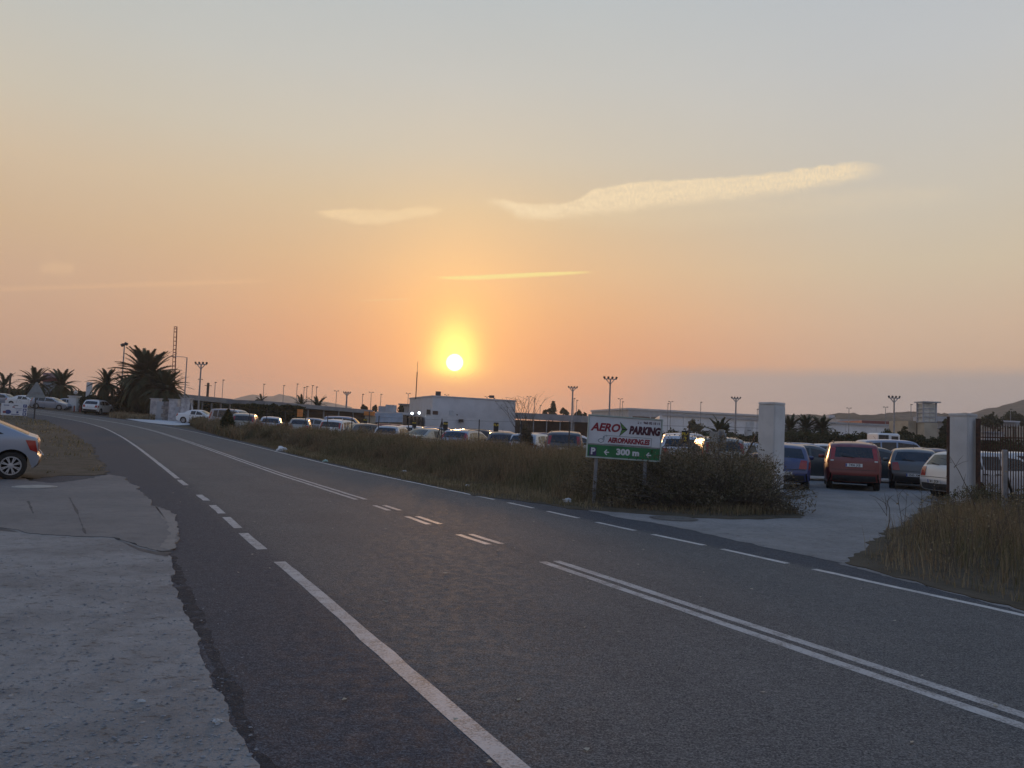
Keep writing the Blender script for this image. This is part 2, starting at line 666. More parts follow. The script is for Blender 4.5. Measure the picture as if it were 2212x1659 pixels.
def earth_mat():
    m, k, b = new_mat('dry_earth')
    co = k.coords()
    fine = k.noise(co, 30, 5, 0.7)
    mid = k.noise(co, 2.2, 5, 0.65)
    big = k.noise(co, 0.13, 4, 0.6)
    c = k.mix(k.rng(big, 0.35, 0.65), (0.085, 0.068, 0.045, 1), (0.12, 0.10, 0.075, 1))
    c = k.mix(k.rng(mid, 0.4, 0.7, 0, 0.8), c, (0.055, 0.048, 0.030, 1))
    c = k.mix(k.rng(fine, 0.5, 0.75, 0, 0.5), c, (0.17, 0.14, 0.10, 1))
    k.L.new(c, b.inputs['Base Color'])
    b.inputs['Roughness'].default_value = 0.95
    b.inputs['Specular IOR Level'].default_value = 0.2
    k.L.new(k.bump(k.m('ADD', fine, mid), 0.8, 0.05), b.inputs['Normal'])
    return m


ASPHALT = asphalt_mat()
EARTH = earth_mat()
LINE = paint_mat('worn_white_line', (0.40, 0.39, 0.38), 0.95)
LINE_NEW = paint_mat('white_line', (0.52, 0.51, 0.49), 0.7)
OLD_SLAB = stony_mat('old_pale_asphalt', (0.150, 0.143, 0.136), (0.190, 0.177, 0.164), (0.085, 0.083, 0.082), 26, 0.4, 0.5)
GRAVEL = stony_mat('stony_concrete', (0.262, 0.252, 0.238), (0.185, 0.177, 0.168), (0.10, 0.097, 0.093), 15, 0.6, 0.9)
DUST = stony_mat('pale_dust', (0.25, 0.24, 0.23), (0.175, 0.168, 0.162), (0.125, 0.12, 0.116), 11, 0.6, 0.33)
CONCRETE = stony_mat('pale_concrete', (0.55, 0.55, 0.55), (0.45, 0.45, 0.46), (0.36, 0.36, 0.36), 8, 0.15, 0.3)


# ------------------------------------------------------------------ ground sheet
def axis(lo, hi, near, step, grow):
    a = [0.0]
    s = step
    while a[-1] < hi:
        a.append(a[-1] + s)
        if a[-1] > near:
            s *= grow
    b = [0.0]
    s = step
    while b[-1] < -lo:
        b.append(b[-1] + s)
        if b[-1] > near:
            s *= grow
    a[-1], b[-1] = hi, -lo
    return [-v for v in b[:0:-1]] + a


def build_ground():
    xs = axis(-1900, 1900, 130, 2.5, 1.25)
    ys = axis(-300, 2300, 150, 2.5, 1.25)
    mb = MB()
    nx = len(xs)
    for y in ys:
        for x in xs:
            mb.v.append((x, y, terr(x, y)))
    for j in range(len(ys) - 1):
        for i in range(nx - 1):
            a = j * nx + i
            mb.f.append((a, a + 1, a + nx + 1, a + nx))
    structure(mb.build('ground', EARTH, smooth=60))


build_ground()

# ------------------------------------------------------------------ road
ROAD_PTS = [(9.6, -8.0), (7.1, -3.2), (3.07, 4.6), (0.52, 9.55), (-0.63, 11.64), (-3.1, 16.4), (-8.6, 26.4), (-14.6, 37.0), (-20.4, 46.8), (-26.6, 56.6), (-33.6, 66.0), (-42.5, 75.6), (-54, 85), (-70, 95), (-92, 106), (-125, 119), (-165, 131)]


def catmull(pts, step):
    out = []
    n = len(pts)
    for i in range(n - 1):
        p0, p1, p2, p3 = (Vector(pts[max(i - 1, 0)]), Vector(pts[i]), Vector(pts[i + 1]), Vector(pts[min(i + 2, n - 1)]))
        k = max(1, int((p2 - p1).length / step))
        for j in range(k):
            t = j / k
            out.append(0.5 * ((2 * p1) + (p2 - p0) * t + (2 * p0 - 5 * p1 + 4 * p2 - p3) * t * t + (3 * p1 - p0 - 3 * p2 + p3) * t ** 3))
    out.append(Vector(pts[-1]))
    return out


ROAD = catmull([(x, y, 0) for x, y in ROAD_PTS], 0.5)
ROAD_S = [0.0]
for _i in range(1, len(ROAD)):
    ROAD_S.append(ROAD_S[-1] + (ROAD[_i] - ROAD[_i - 1]).length)
ROAD_N = []
for _i in range(len(ROAD)):
    _d = (ROAD[min(_i + 1, len(ROAD) - 1)] - ROAD[max(_i - 1, 0)]).normalized()
    ROAD_N.append(Vector((_d.y, -_d.x, 0)))     # to the right of travel away from the camera


def road_at(s, lat):
    s = min(max(s, 0), ROAD_S[-1] - 1e-4)
    lo, hi = 0, len(ROAD_S) - 1
    while hi - lo > 1:
        mid = (lo + hi) // 2
        if ROAD_S[mid] <= s:
            lo = mid
        else:
            hi = mid
    t = (s - ROAD_S[lo]) / (ROAD_S[hi] - ROAD_S[lo])
    c = ROAD[lo].lerp(ROAD[hi], t)
    n = ROAD_N[lo].lerp(ROAD_N[hi], t)
    p = c + n * lat
    return p.x, p.y


def road_sl(x, y):
    best = min(range(len(ROAD)), key=lambda i: (ROAD[i].x - x) ** 2 + (ROAD[i].y - y) ** 2)
    d = Vector((x, y, 0)) - ROAD[best]
    t = Vector((-ROAD_N[best].y, ROAD_N[best].x, 0))
    return ROAD_S[best] + d.dot(t), d.dot(ROAD_N[best])


def road_strip(name, lats, s0, s1, dz, m, step=1.0, edge=None):
    mb = MB()
    uvs = []
    n = max(1, int((s1 - s0) / step))
    for i in range(n + 1):
        s = s0 + (s1 - s0) * i / n
        for q, l in enumerate(lats):
            if edge and q in (0, len(lats) - 1):
                l += edge * noise.noise((s * 1.7, l * 5, 1.3)) + edge * 0.6 * noise.noise((s * 6, l * 3, 4.3))
            x, y = road_at(s, l)
            mb.v.append((x, y, terr(x, y) + dz))
            uvs.append((l, s))
    w = len(lats)
    for i in range(n):
        for q in range(w - 1):
            a = i * w + q
            mb.f.append((a, a + 1, a + w + 1, a + w))
    o = mb.build(name, m)
    me = o.data
    uvl = me.uv_layers.new(name='UVMap')
    for lp in me.loops:
        uvl.data[lp.index].uv = uvs[lp.vertex_index]
    return structure(o)


road_strip('road', [-6.2, -5.0, -4.0, -3.0, -1.5, 0, 1.5, 3.0, 3.6, 4.3], 0.0, ROAD_S[-1] - 1, 0.020, ASPHALT)

LW = 0.055


def line_piece(name, p0, p1, lat, hw, m):
    """Painted stripe between two photographed points."""
    s0, s1 = sorted((road_sl(*P(*p0))[0], road_sl(*P(*p1))[0]))
    road_strip(name, [lat - hw, lat + hw], s0, s1, 0.0217, m, 0.35, edge=0.012)


def line_s(name, s0, s1, lat, hw, m):
    road_strip(name, [lat - hw, lat + hw], s0, s1, 0.0217, m, 0.35, edge=0.012)


LAT_L, LAT_R = -3.06, 3.02
sL = road_sl(*P(359, 1035))[0]
line_s('edge_line', sL, 128, LAT_L, 0.062, LINE)
for a, b in (((364, 1038), (392, 1050)), ((405, 1071), (430, 1084)), ((434, 1094), (467, 1112)), ((473, 1120), (510, 1144)), ((517, 1155), (577, 1190))):
    line_piece('edge_dash', a, b, LAT_L, 0.062, LINE)
line_s('edge_line', 2.0, road_sl(*P(606, 1217))[0], LAT_L, 0.062, LINE)
sC = road_sl(*P(781, 1081))[0]
for sd in (-1, 1):
    line_s('centre_line', sC, 128, 0.10 * sd, 0.05, LINE)
    for a, b in (((806, 1094), (850, 1105)), ((889, 1118), (945, 1135)), ((1006, 1157), (1082, 1178))):
        line_piece('centre_dash', a, b, 0.10 * sd, 0.05, LINE)
    line_s('centre_line', 1.0, road_sl(*P(1190, 1216))[0], 0.10 * sd, 0.055, LINE)
line_s('edge_line', road_sl(*P(1042, 1081))[0], 128, LAT_R, 0.05, LINE_NEW)
for a, b in (((1076, 1088), (1130, 1100)), ((1158, 1107), (1225, 1122)), ((1264, 1131), (1340, 1150)), ((1387, 1158), (1490, 1182)), ((1527, 1191), (1665, 1223))):
    line_piece('edge_dash', a, b, LAT_R, 0.05, LINE_NEW)
line_s('edge_line', 1.0, road_sl(*P(1714, 1236))[0], LAT_R, 0.052, LINE_NEW)


# ------------------------------------------------------------------ sheets beside the road
def clip_inside(poly, x, y):
    c = False
    j = len(poly) - 1
    for i in range(len(poly)):
        xi, yi = poly[i]
        xj, yj = poly[j]
        if (yi > y) != (yj > y) and x < (xj - xi) * (y - yi) / (yj - yi) + xi:
            c = not c
        j = i
    return c


def rough_outline(pts, step, jit, seed, fixed=()):
    out = []
    n = len(pts)
    for i in range(n):
        a, b = Vector(pts[i] + (0,)), Vector(pts[(i + 1) % n] + (0,))
        k = max(1, int((b - a).length / step)) if i not in fixed else 1
        d = (b - a)
        nr = Vector((d.y, -d.x, 0)).normalized() if d.length > 0 else Vector((0, 0, 0))
        for j in range(k):
            p = a + d * (j / k)
            if i not in fixed:
                w = noise.noise((p.x * 0.9, p.y * 0.9, seed)) + 0.6 * noise.noise((p.x * 3.1, p.y * 3.1, seed + 5)) + 0.4 * noise.noise((p.x * 9, p.y * 9, seed + 9))
                p = p + nr * (w * jit)
            out.append((p.x, p.y))
    return out


def sheet(name, outline, dz, m, cell=2.0, skirt=0.0):
    """A flat sheet with a ragged edge, lying dz above the land, with a small broken step at its rim."""
    bm = bmesh.new()
    vs = [bm.verts.new((x, y, 0)) for x, y in outline]
    f = bm.faces.new(vs)
    bmesh.ops.triangulate(bm, faces=[f])
    x0, x1 = min(p[0] for p in outline), max(p[0] for p in outline)
    y0, y1 = min(p[1] for p in outline), max(p[1] for p in outline)
    if x1 - x0 > cell or y1 - y0 > cell:
        x = math.floor(x0 / cell) * cell + cell
        while x < x1:
            bmesh.ops.bisect_plane(bm, geom=bm.verts[:] + bm.edges[:] + bm.faces[:], plane_co=(x, 0, 0), plane_no=(1, 0, 0))
            x += cell
        y = math.floor(y0 / cell) * cell + cell
        while y < y1:
            bmesh.ops.bisect_plane(bm, geom=bm.verts[:] + bm.edges[:] + bm.faces[:], plane_co=(0, y, 0), plane_no=(0, 1, 0))
            y += cell
    for v in bm.verts:
        v.co.z = terr(v.co.x, v.co.y) + dz
    bmesh.ops.recalc_face_normals(bm, faces=bm.faces[:])
    if bm.faces and sum(f.normal.z for f in bm.faces) < 0:
        bmesh.ops.reverse_faces(bm, faces=bm.faces[:])
    if skirt:
        rim = [e for e in bm.edges if len(e.link_faces) == 1]
        r = bmesh.ops.extrude_edge_only(bm, edges=rim)
        for v in r['geom']:
            if isinstance(v, bmesh.types.BMVert):
                v.co.z -= skirt
    me = bpy.data.meshes.new(name)
    bm.to_mesh(me)
    bm.free()
    return structure(link(name, me, m))


# left of the road: older slab of pale asphalt, stony concrete in front of it, bare verge beyond
slabA = [P(1, 1008), P(60, 1042), P(110, 1047), P(165, 1042), P(205, 1034), P(236, 1028), P(268, 1034), P(300, 1062), P(330, 1092), P(372, 1118), P(388, 1150), P(382, 1180), P(372, 1197), P(345, 1198), P(300, 1188), P(245, 1168), P(150, 1165), P(60, 1156), P(0, 1146), (-14, 10.6), (-40, 10.5), (-40, 19)]
sheet('forecourt_slab', rough_outline(slabA, 0.09, 0.12, 3.0), 0.041, OLD_SLAB, skirt=0.035)
nearB = [P(340, 1199), P(358, 1208), P(372, 1250), P(398, 1322), P(432, 1400), P(468, 1480), P(508, 1580), P(545, 1659), (0.35, 1.2), (2.4, -3.0), (0, -6), (-40, -6), (-40, 11.5), (-14, 11.5), P(0, 1143), P(150, 1163), P(245, 1166), P(300, 1186)]
sheet('stony_forecourt', rough_outline(nearB, 0.06, 0.07, 8.0), 0.034, GRAVEL, skirt=0.02)
verge = [P(233, 1027), P(215, 1000), P(197, 968), P(170, 945), P(135, 925), P(95, 908), (-60, 74), (-90, 60), (-60, 24), (-30, 18.2), P(0, 1030), P(70, 1036), P(140, 1030)]
sheet('bare_verge', rough_outline(verge, 0.15, 0.3, 12.0), 0.030, EARTH, skirt=0.03)

# right of the road: verge of weeds, and the dusty entrance that widens into the car park
vr = [P(1235, 1101), P(1150, 1088), P(1040, 1074), P(900, 1044), P(760, 1012), P(640, 984), P(560, 963), P(480, 944), P(430, 929), (-28, 72), (-24, 76), (-10, 60), (4, 36), (9.0, 25.6), (7.6, 22.0), P(1742, 1122), P(1600, 1124), P(1480, 1121), P(1330, 1108)]
sheet('weed_verge', rough_outline(vr, 0.15, 0.16, 21.0), 0.030, EARTH, skirt=0.03)
ent = [P(1190, 1090), P(1300, 1112), P(1400, 1131), P(1500, 1151), P(1600, 1172), P(1700, 1194), P(1830, 1223), (4.9, 10.3), (7.2, 12.6), (13.8, 21.4), (80, 24), (90, 120), (-20, 112), (-22, 80), (-10, 58), (4, 34), (8.6, 24.6), (7.4, 21.0), (5.8, 16.6), (3.6, 16.0), (2.0, 17.2)]
sheet('dusty_entrance', rough_outline(ent, 0.2, 0.16, 31.0), 0.024, DUST, 3.0)
vr2 = [P(1826, 1220), P(1900, 1243), P(2000, 1270), P(2100, 1290), P(2230, 1325), (7.6, 5.0), (30, -6), (60, 16), (30, 22.5), (16, 22.0), (11.8, 21.2), P(1990, 1100), P(1960, 1128), P(1905, 1160), P(1868, 1190)]
sheet('weed_verge', rough_outline(vr2, 0.12, 0.16, 41.0), 0.032, EARTH, skirt=0.03)
apron = [P(265, 904), P(300, 911), P(340, 916), P(380, 919.5), P(408, 918.5), P(424, 913), P(414, 907), P(340, 903)]
sheet('concrete_apron', rough_outline(apron, 2.0, 0.2, 51.0), 0.045, CONCRETE, skirt=0.03)
TAR = M('tar', (0.045, 0.045, 0.047), 0.85, col2=(0.075, 0.074, 0.074), scale=6, bump=0.6, bscale=60)
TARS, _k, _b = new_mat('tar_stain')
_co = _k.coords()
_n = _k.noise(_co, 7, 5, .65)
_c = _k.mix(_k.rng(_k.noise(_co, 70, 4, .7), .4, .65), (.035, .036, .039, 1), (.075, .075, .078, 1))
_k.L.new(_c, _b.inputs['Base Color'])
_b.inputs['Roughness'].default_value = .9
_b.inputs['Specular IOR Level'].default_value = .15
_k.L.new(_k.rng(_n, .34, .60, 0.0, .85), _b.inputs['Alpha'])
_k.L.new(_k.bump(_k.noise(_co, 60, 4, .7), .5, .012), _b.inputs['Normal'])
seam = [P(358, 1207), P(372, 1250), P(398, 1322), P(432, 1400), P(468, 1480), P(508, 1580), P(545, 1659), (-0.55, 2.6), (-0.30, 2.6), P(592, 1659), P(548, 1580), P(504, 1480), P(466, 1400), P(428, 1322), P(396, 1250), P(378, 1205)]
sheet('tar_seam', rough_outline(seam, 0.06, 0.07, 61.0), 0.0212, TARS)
for nm, pts in (('slab_crack', [P(250, 1170), P(300, 1189), P(345, 1199), P(372, 1199), P(362, 1209), P(335, 1205), P(300, 1197), P(272, 1182)]), ('slab_crack', [(-13.2, 10.75), P(-10, 1144), P(22, 1150), P(40, 1156), P(0, 1152), (-13.0, 10.55)])):
    sheet(nm, rough_outline(pts, 0.12, 0.025, 66.0), 0.0350, TAR)
seal = [P(46, 1063), P(50, 1063), P(62, 1085), P(74, 1115), P(69, 1115), P(58, 1088)]
sheet('slab_crack', rough_outline(seal, 0.15, 0.02, 68.0), 0.0418, TAR)
seal = [P(138, 1060), P(142, 1060), P(168, 1110), P(186, 1160), P(182, 1160), P(163, 1110)]
sheet('slab_crack', rough_outline(seal, 0.15, 0.02, 69.0), 0.0420, TAR)


def disc(cx, cy, r, n=28):
    return [(cx + r * math.cos(2 * math.pi * i / n), cy + r * math.sin(2 * math.pi * i / n)) for i in range(n)]


def manhole(px, py, r, label, m, dz):
    x, y = P(px, py)
    t = thing('manhole_cover', label, 'manhole cover', (x, y, terr(x, y) + dz))
    MB().prism(disc(0, 0, r), 0, 0.012).build('cover', m, t)
    fr = MB()
    a, b = disc(0, 0, r + 0.01), disc(0, 0, r + 0.05)
    n = len(a)
    fr.add([(x, y, 0.008) for x, y in a] + [(x, y, 0.004) for x, y in b], [(i, n + i, n + (i + 1) % n, (i + 1) % n) for i in range(n)])
    fr.build('rim', MATS['rim_' + m.name] if ('rim_' + m.name) in MATS else m, t)


manhole(75, 1056, 0.36, 'pale round manhole cover set in the forecourt beside the silver car', M('pale_iron', (0.36, 0.33, 0.28), 0.7, bump=0.5, bscale=25), 0.0415)
manhole(1455, 1123, 0.42, 'dark round manhole cover in the dusty car park entrance', M('dark_iron', (0.07, 0.065, 0.06), 0.6, bump=0.5, bscale=25), 0.026)

RIM = stony_mat('sandy_rim', (0.24, 0.215, 0.19), (0.19, 0.175, 0.16), (0.13, 0.12, 0.11), 22, 0.4, 0.9)
rim = [P(338, 1097), P(372, 1118), P(387, 1150), P(381, 1180), P(370, 1194), P(352, 1190), P(362, 1165), P(364, 1140), P(350, 1120), P(328, 1103)]
sheet('sandy_rim', rough_outline(rim, 0.06, 0.08, 71.0), 0.0424, RIM)

ge = [P(1815, 1221), P(1900, 1245), P(2000, 1273), P(2100, 1296), P(2240, 1334), P(2240, 1318), P(2100, 1284), P(2000, 1261), P(1900, 1236), P(1840, 1216)]
sheet('gravel_edge', rough_outline(ge, 0.07, 0.12, 81.0), 0.0225, DUST)
# ------------------------------------------------------------------ cars
def paint(name, col, rough=0.32, metal=0.0, dust=0.35):
    """Car paint under a film of dust that lies thickest on the level panels."""
    if name in MATS:
        return MATS[name]
    m, k, b = new_mat(name)
    co = k.coords()
    g = k.node('ShaderNodeNewGeometry')
    sep = k.node('ShaderNodeSeparateXYZ')
    k.L.new(g.outputs['Normal'], sep.inputs[0])
    upf = k.rng(sep.outputs[2], 0.1, 0.95)
    nz = k.rng(k.noise(co, 3.0, 5, 0.65), 0.3, 0.7, 0.35, 1.0)
    f = k.m('MULTIPLY', k.m('ADD', k.m('MULTIPLY', upf, dust), 0.04), nz)
    c = k.mix(f, c4(col), (0.34, 0.31, 0.27, 1))
    k.L.new(c, b.inputs['Base Color'])
    b.inputs['Metallic'].default_value = metal
    k.L.new(k.m('ADD', rough, k.m('MULTIPLY', f, 0.45)), b.inputs['Roughness'])
    b.inputs['Coat Weight'].default_value = 0.6
    b.inputs['Coat Roughness'].default_value = 0.24
    MATS[name] = m
    return m


GLASS = M('car_glass', (0.012, 0.014, 0.017), 0.14, spec=0.6, col2=(0.03, 0.032, 0.035), scale=2)
RUBBER = M('rubber', (0.018, 0.018, 0.018), 0.85)
BLACKP = M('black_plastic', (0.022, 0.022, 0.024), 0.6)
UNDER = M('underside', (0.008, 0.008, 0.008), 0.95, spec=0.1)
ALLOY = M('alloy', (0.50, 0.51, 0.53), 0.35, metal=0.6)
REDL = M('red_lens', (0.34, 0.014, 0.010), 0.2, coat=0.6)
CLEARL = M('clear_lens', (0.55, 0.53, 0.50), 0.15, coat=0.5)
PLATE = M('plate_white', (0.70, 0.70, 0.68), 0.5, var=0.08)
INK = M('ink_black', (0.02, 0.02, 0.022), 0.6)
BLUEINK = M('ink_blue', (0.02, 0.05, 0.28), 0.6)
CHROME = M('chrome', (0.6, 0.6, 0.6), 0.2, metal=0.9)

P_SILVER = paint('silver_paint', (0.28, 0.31, 0.375), 0.30, 0.3, 0.25)
P_PALE = paint('pale_silver_paint', (0.55, 0.56, 0.58), 0.30, 0.2)
P_WHITE = paint('white_paint', (0.72, 0.72, 0.72), 0.35)
P_GOLD = paint('beige_paint', (0.34, 0.31, 0.26), 0.34, 0.3)
P_BLUE = paint('blue_paint', (0.018, 0.035, 0.14), 0.30)
P_LBLUE = paint('pale_blue_paint', (0.22, 0.30, 0.45), 0.32)
P_TEAL = paint('dark_teal_paint', (0.020, 0.035, 0.045), 0.28)
P_RED = paint('dark_red_paint', (0.155, 0.006, 0.006), 0.35, 0.0, 0.22)
P_GREY = paint('dark_grey_paint', (0.060, 0.066, 0.075), 0.32, 0.2)
P_BLACK = paint('black_paint', (0.012, 0.012, 0.014), 0.28)

PROF = {
    'hatch': dict(L=3.9, w=0.83, belt=0.93, r=0.295, rw=0.68, fw=0.80, tum=0.19,
                  p=[(.12, .28), (.02, .40), (0, .55), (.03, .66), (.09, .88), (.15, .98), (.42, 1.34), (.58, 1.41), (1.3, 1.46), (1.9, 1.44), (2.2, 1.38), (2.88, 1.0), (3.05, .94), (3.55, .81), (3.78, .68), (3.88, .5), (3.89, .4), (3.8, .26)]),
    'mpv': dict(L=4.35, w=0.87, belt=0.99, r=0.31, rw=0.78, fw=0.86, tum=0.15,
                p=[(.12, .30), (.02, .42), (0, .58), (.02, .70), (.05, .96), (.08, 1.06), (.27, 1.46), (.42, 1.55), (1.4, 1.61), (2.2, 1.58), (2.55, 1.51), (3.42, 1.04), (3.6, .98), (4.05, .86), (4.25, .72), (4.33, .52), (4.34, .4), (4.22, .28)]),
    'liftback': dict(L=4.35, w=0.85, belt=0.94, r=0.315, rw=0.54, fw=0.86, tum=0.19,
                     p=[(.12, .27), (.03, .36), (0, .53), (.05, .62), (.05, .86), (.09, .95), (.22, 0.99), (.95, 1.29), (1.55, 1.42), (2.1, 1.43), (2.45, 1.37), (3.2, 1.0), (3.4, .95), (4.0, .83), (4.24, .7), (4.33, .5), (4.34, .4), (4.26, .26)]),
    'sedan': dict(L=4.45, w=0.86, belt=0.94, r=0.31, rw=0.86, fw=0.86, tum=0.20,
                  p=[(.12, .28), (.02, .40), (0, .55), (.03, .68), (.06, .92), (.12, .99), (.72, 1.03), (1.32, 1.36), (1.75, 1.42), (2.2, 1.43), (2.55, 1.37), (3.3, 1.0), (3.48, .95), (4.08, .83), (4.33, .7), (4.43, .5), (4.44, .4), (4.36, .27)]),
    'wagon': dict(L=4.5, w=0.86, belt=0.95, r=0.31, rw=0.85, fw=0.86, tum=0.19,
                  p=[(.12, .28), (.02, .40), (0, .55), (.03, .68), (.07, .92), (.12, 1.0), (.50, 1.35), (.68, 1.43), (1.5, 1.48), (2.3, 1.46), (2.65, 1.38), (3.4, 1.0), (3.55, .95), (4.12, .83), (4.37, .7), (4.48, .5), (4.49, .4), (4.40, .27)]),
    'suv': dict(L=4.35, w=0.91, belt=1.05, r=0.345, rw=0.80, fw=0.84, tum=0.17,
                p=[(.14, .36), (.03, .48), (0, .64), (.03, .76), (.08, .98), (.12, 1.08), (.46, 1.48), (.55, 1.58), (1.4, 1.64), (2.1, 1.62), (2.5, 1.54), (3.25, 1.12), (3.4, 1.07), (4.0, .96), (4.22, .84), (4.33, .6), (4.34, .46), (4.22, .33)]),
    'van': dict(L=4.3, w=0.89, belt=1.08, r=0.32, rw=0.72, fw=0.82, tum=0.09,
                p=[(.10, .32), (.02, .44), (0, .58), (.02, .72), (.04, 1.02), (.05, 1.12), (.16, 1.62), (.27, 1.75), (1.4, 1.82), (2.3, 1.80), (2.62, 1.71), (3.25, 1.13), (3.45, 1.06), (4.0, .93), (4.2, .78), (4.28, .55), (4.29, .42), (4.2, .28)]),
}


class CarShape:
    def __init__(self, kind):
        q = PROF[kind]
        self.kind, self.q = kind, q
        self.L, self.w, self.belt = q['L'], q['w'], q['belt']
        self.p = q['p']
        self.H = max(z for _, z in self.p)
        n = len(self.p)
        self.s = []
        for i in range(n - 1):
            a, b = self.p[i], self.p[i + 1]
            k = max(2, int(math.hypot(b[0] - a[0], b[1] - a[1]) / 0.075))
            self.s += [i + j / k for j in range(k)]
        self.s.append(n - 1.0)
        self.yr, self.yf = q['rw'], self.L - q['fw']

    def pt(self, s):
        p = self.p
        n = len(p)
        i = min(int(s), n - 2)
        t = s - i
        g = lambda k: p[min(max(k, 0), n - 1)]
        p0, p1, p2, p3 = g(i - 1), g(i), g(i + 1), g(i + 2)
        out = []
        for c in (0, 1):
            lin_ = p1[c] + (p2[c] - p1[c]) * t
            cr = 0.5 * (2 * p1[c] + (p2[c] - p0[c]) * t + (2 * p0[c] - 5 * p1[c] + 4 * p2[c] - p3[c]) * t * t + (3 * p1[c] - p0[c] - 3 * p2[c] + p3[c]) * t ** 3)
            out.append(0.5 * lin_ + 0.5 * cr)
        return out

    def nrm(self, s):
        a, b = self.pt(max(0, s - .08)), self.pt(min(len(self.p) - 1, s + .08))
        d = Vector((b[0] - a[0], b[1] - a[1]))
        d.normalize()
        return (-d.y, d.x)

    def W(self, u, z):
        h = self.w
        if z < 0.45:
            h -= 0.035 * ((0.45 - z) / 0.25) ** 2
        if z > self.belt:
            h -= self.q['tum'] * (z - self.belt) / (self.H - self.belt)
        elif z > .5:
            h += 0.012 * math.sin((z - .5) / (self.belt - .5) * math.pi)
        if u < 0.5:
            h -= 0.12 * (1 - max(u, 0) / 0.5) ** 2.2
        if u > self.L - 0.7:
            h -= 0.17 * (1 - (self.L - u) / 0.7) ** 2.0
        return h

    def top(self, s):
        """Half width of the panel between the flanks at profile parameter s."""
        u, z = self.pt(s)
        return self.W(u, z) - 0.045

    def strip(self, s, t, off=0.0):
        u, z = self.pt(s)
        nx, nz = self.nrm(s)
        b = 0.045 * (1 - t * t) + off
        return Vector((t * self.top(s), u - self.L / 2 + nx * b, z + nz * b))

    def side(self, u, z, sd, off=0.0):
        return Vector((sd * (self.W(u, z) + off), u - self.L / 2, z))

    def low(self, u):
        base = 0.20 if self.kind != 'suv' else 0.28
        p = self.p
        r = [(p[2][0], p[2][1]), (p[1][0], p[1][1]), (p[0][0], p[0][1]), (0.36, base)]
        f = [(self.L - .34, base), (p[-1][0], p[-1][1]), (p[-2][0], p[-2][1]), (p[-3][0], p[-3][1])]
        pts = sorted(r + f)
        z = base
        for (a, za), (b, zb) in zip(pts, pts[1:]):
            if a <= u <= b:
                z = za + (zb - za) * ((u - a) / (b - a) if b > a else 0)
        R = self.q['r'] + 0.055
        for c in (self.yr, self.yf):
            if abs(u - c) < R:
                z = max(z, self.q['r'] + math.sqrt(R * R - (u - c) ** 2))
        return z


TS = [-1, -.88, -.66, -.36, 0, .36, .66, .88, 1]
VS = [0, .14, .28, .42, .55, .68, .79, .87, .93, .975, 1.0]


def car_body_mesh(cs):
    mb = MB()
    S = cs.s
    nt = len(TS)
    for s in S:
        for t in TS:
            mb.v.append(tuple(cs.strip(s, t)))
    for i in range(len(S) - 1):
        for j in range(nt - 1):
            a = i * nt + j
            mb.f.append((a, a + nt, a + nt + 1, a + 1))
    lo_i = next(i for i, s in enumerate(S) if s >= 2)
    hi_i = next(i for i, s in enumerate(S) if s >= len(cs.p) - 3)
    cols = []
    last = -1
    for i in range(lo_i, hi_i + 1):
        u, z = cs.pt(S[i])
        if u <= last + 1e-4:
            u = last + 1e-3
        last = u
        cols.append((u, z))
    dense = []
    for (u0, z0), (u1, z1) in zip(cols, cols[1:]):
        k = max(1, int((u1 - u0) / 0.05))
        dense += [(u0 + (u1 - u0) * j / k, z0 + (z1 - z0) * j / k) for j in range(k)]
    dense.append(cols[-1])
    R = 0.045
    for sd in (-1, 1):
        o = len(mb.v)
        nv = len(VS)
        for u, zt in dense:
            zl = min(cs.low(u), zt - 0.02)
            for v in VS:
                z = zl + (zt - zl) * v
                w = cs.W(u, z)
                d = zt - z
                if d < R:
                    w -= R * (1 - math.sqrt(max(0, 1 - ((R - d) / R) ** 2)))
                mb.v.append((sd * w, u - cs.L / 2, z))
        for i in range(len(dense) - 1):
            for j in range(nv - 1):
                a = o + i * nv + j
                q = (a, a + nv, a + nv + 1, a + 1)
                mb.f.append(q if sd > 0 else q[::-1])
    return mb


def patch_strip(cs, s0, s1, t0, t1, off, n=8, k=6, t0b=None, t1b=None):
    """Panel lying on the body between two profile positions; t may differ at the far end."""
    t0b = t0 if t0b is None else t0b
    t1b = t1 if t1b is None else t1b
    mb = MB()
    for i in range(k + 1):
        f = i / k
        s = s0 + (s1 - s0) * f
        a, b = t0 + (t0b - t0) * f, t1 + (t1b - t1) * f
        for j in range(n + 1):
            mb.v.append(tuple(cs.strip(s, a + (b - a) * j / n, off)))
    for i in range(k):
        for j in range(n):
            a = i * (n + 1) + j
            mb.f.append((a, a + n + 1, a + n + 2, a + 1))
    return mb


def patch_side(cs, quad, sd, off, n=6, k=3):
    """Panel on the flank: quad of (u, z) rear-bottom, front-bottom, front-top, rear-top."""
    mb = MB()
    A, B, C_, D_ = quad
    for j in range(k + 1):
        g = j / k
        for i in range(n + 1):
            f = i / n
            u = (A[0] + (B[0] - A[0]) * f) * (1 - g) + (D_[0] + (C_[0] - D_[0]) * f) * g
            z = (A[1] + (B[1] - A[1]) * f) * (1 - g) + (D_[1] + (C_[1] - D_[1]) * f) * g
            mb.v.append(tuple(cs.side(u, z, sd, off)))
    for j in range(k):
        for i in range(n):
            a = j * (n + 1) + i
            q = (a, a + 1, a + n + 2, a + n + 1)
            mb.f.append(q if sd > 0 else q[::-1])
    return mb


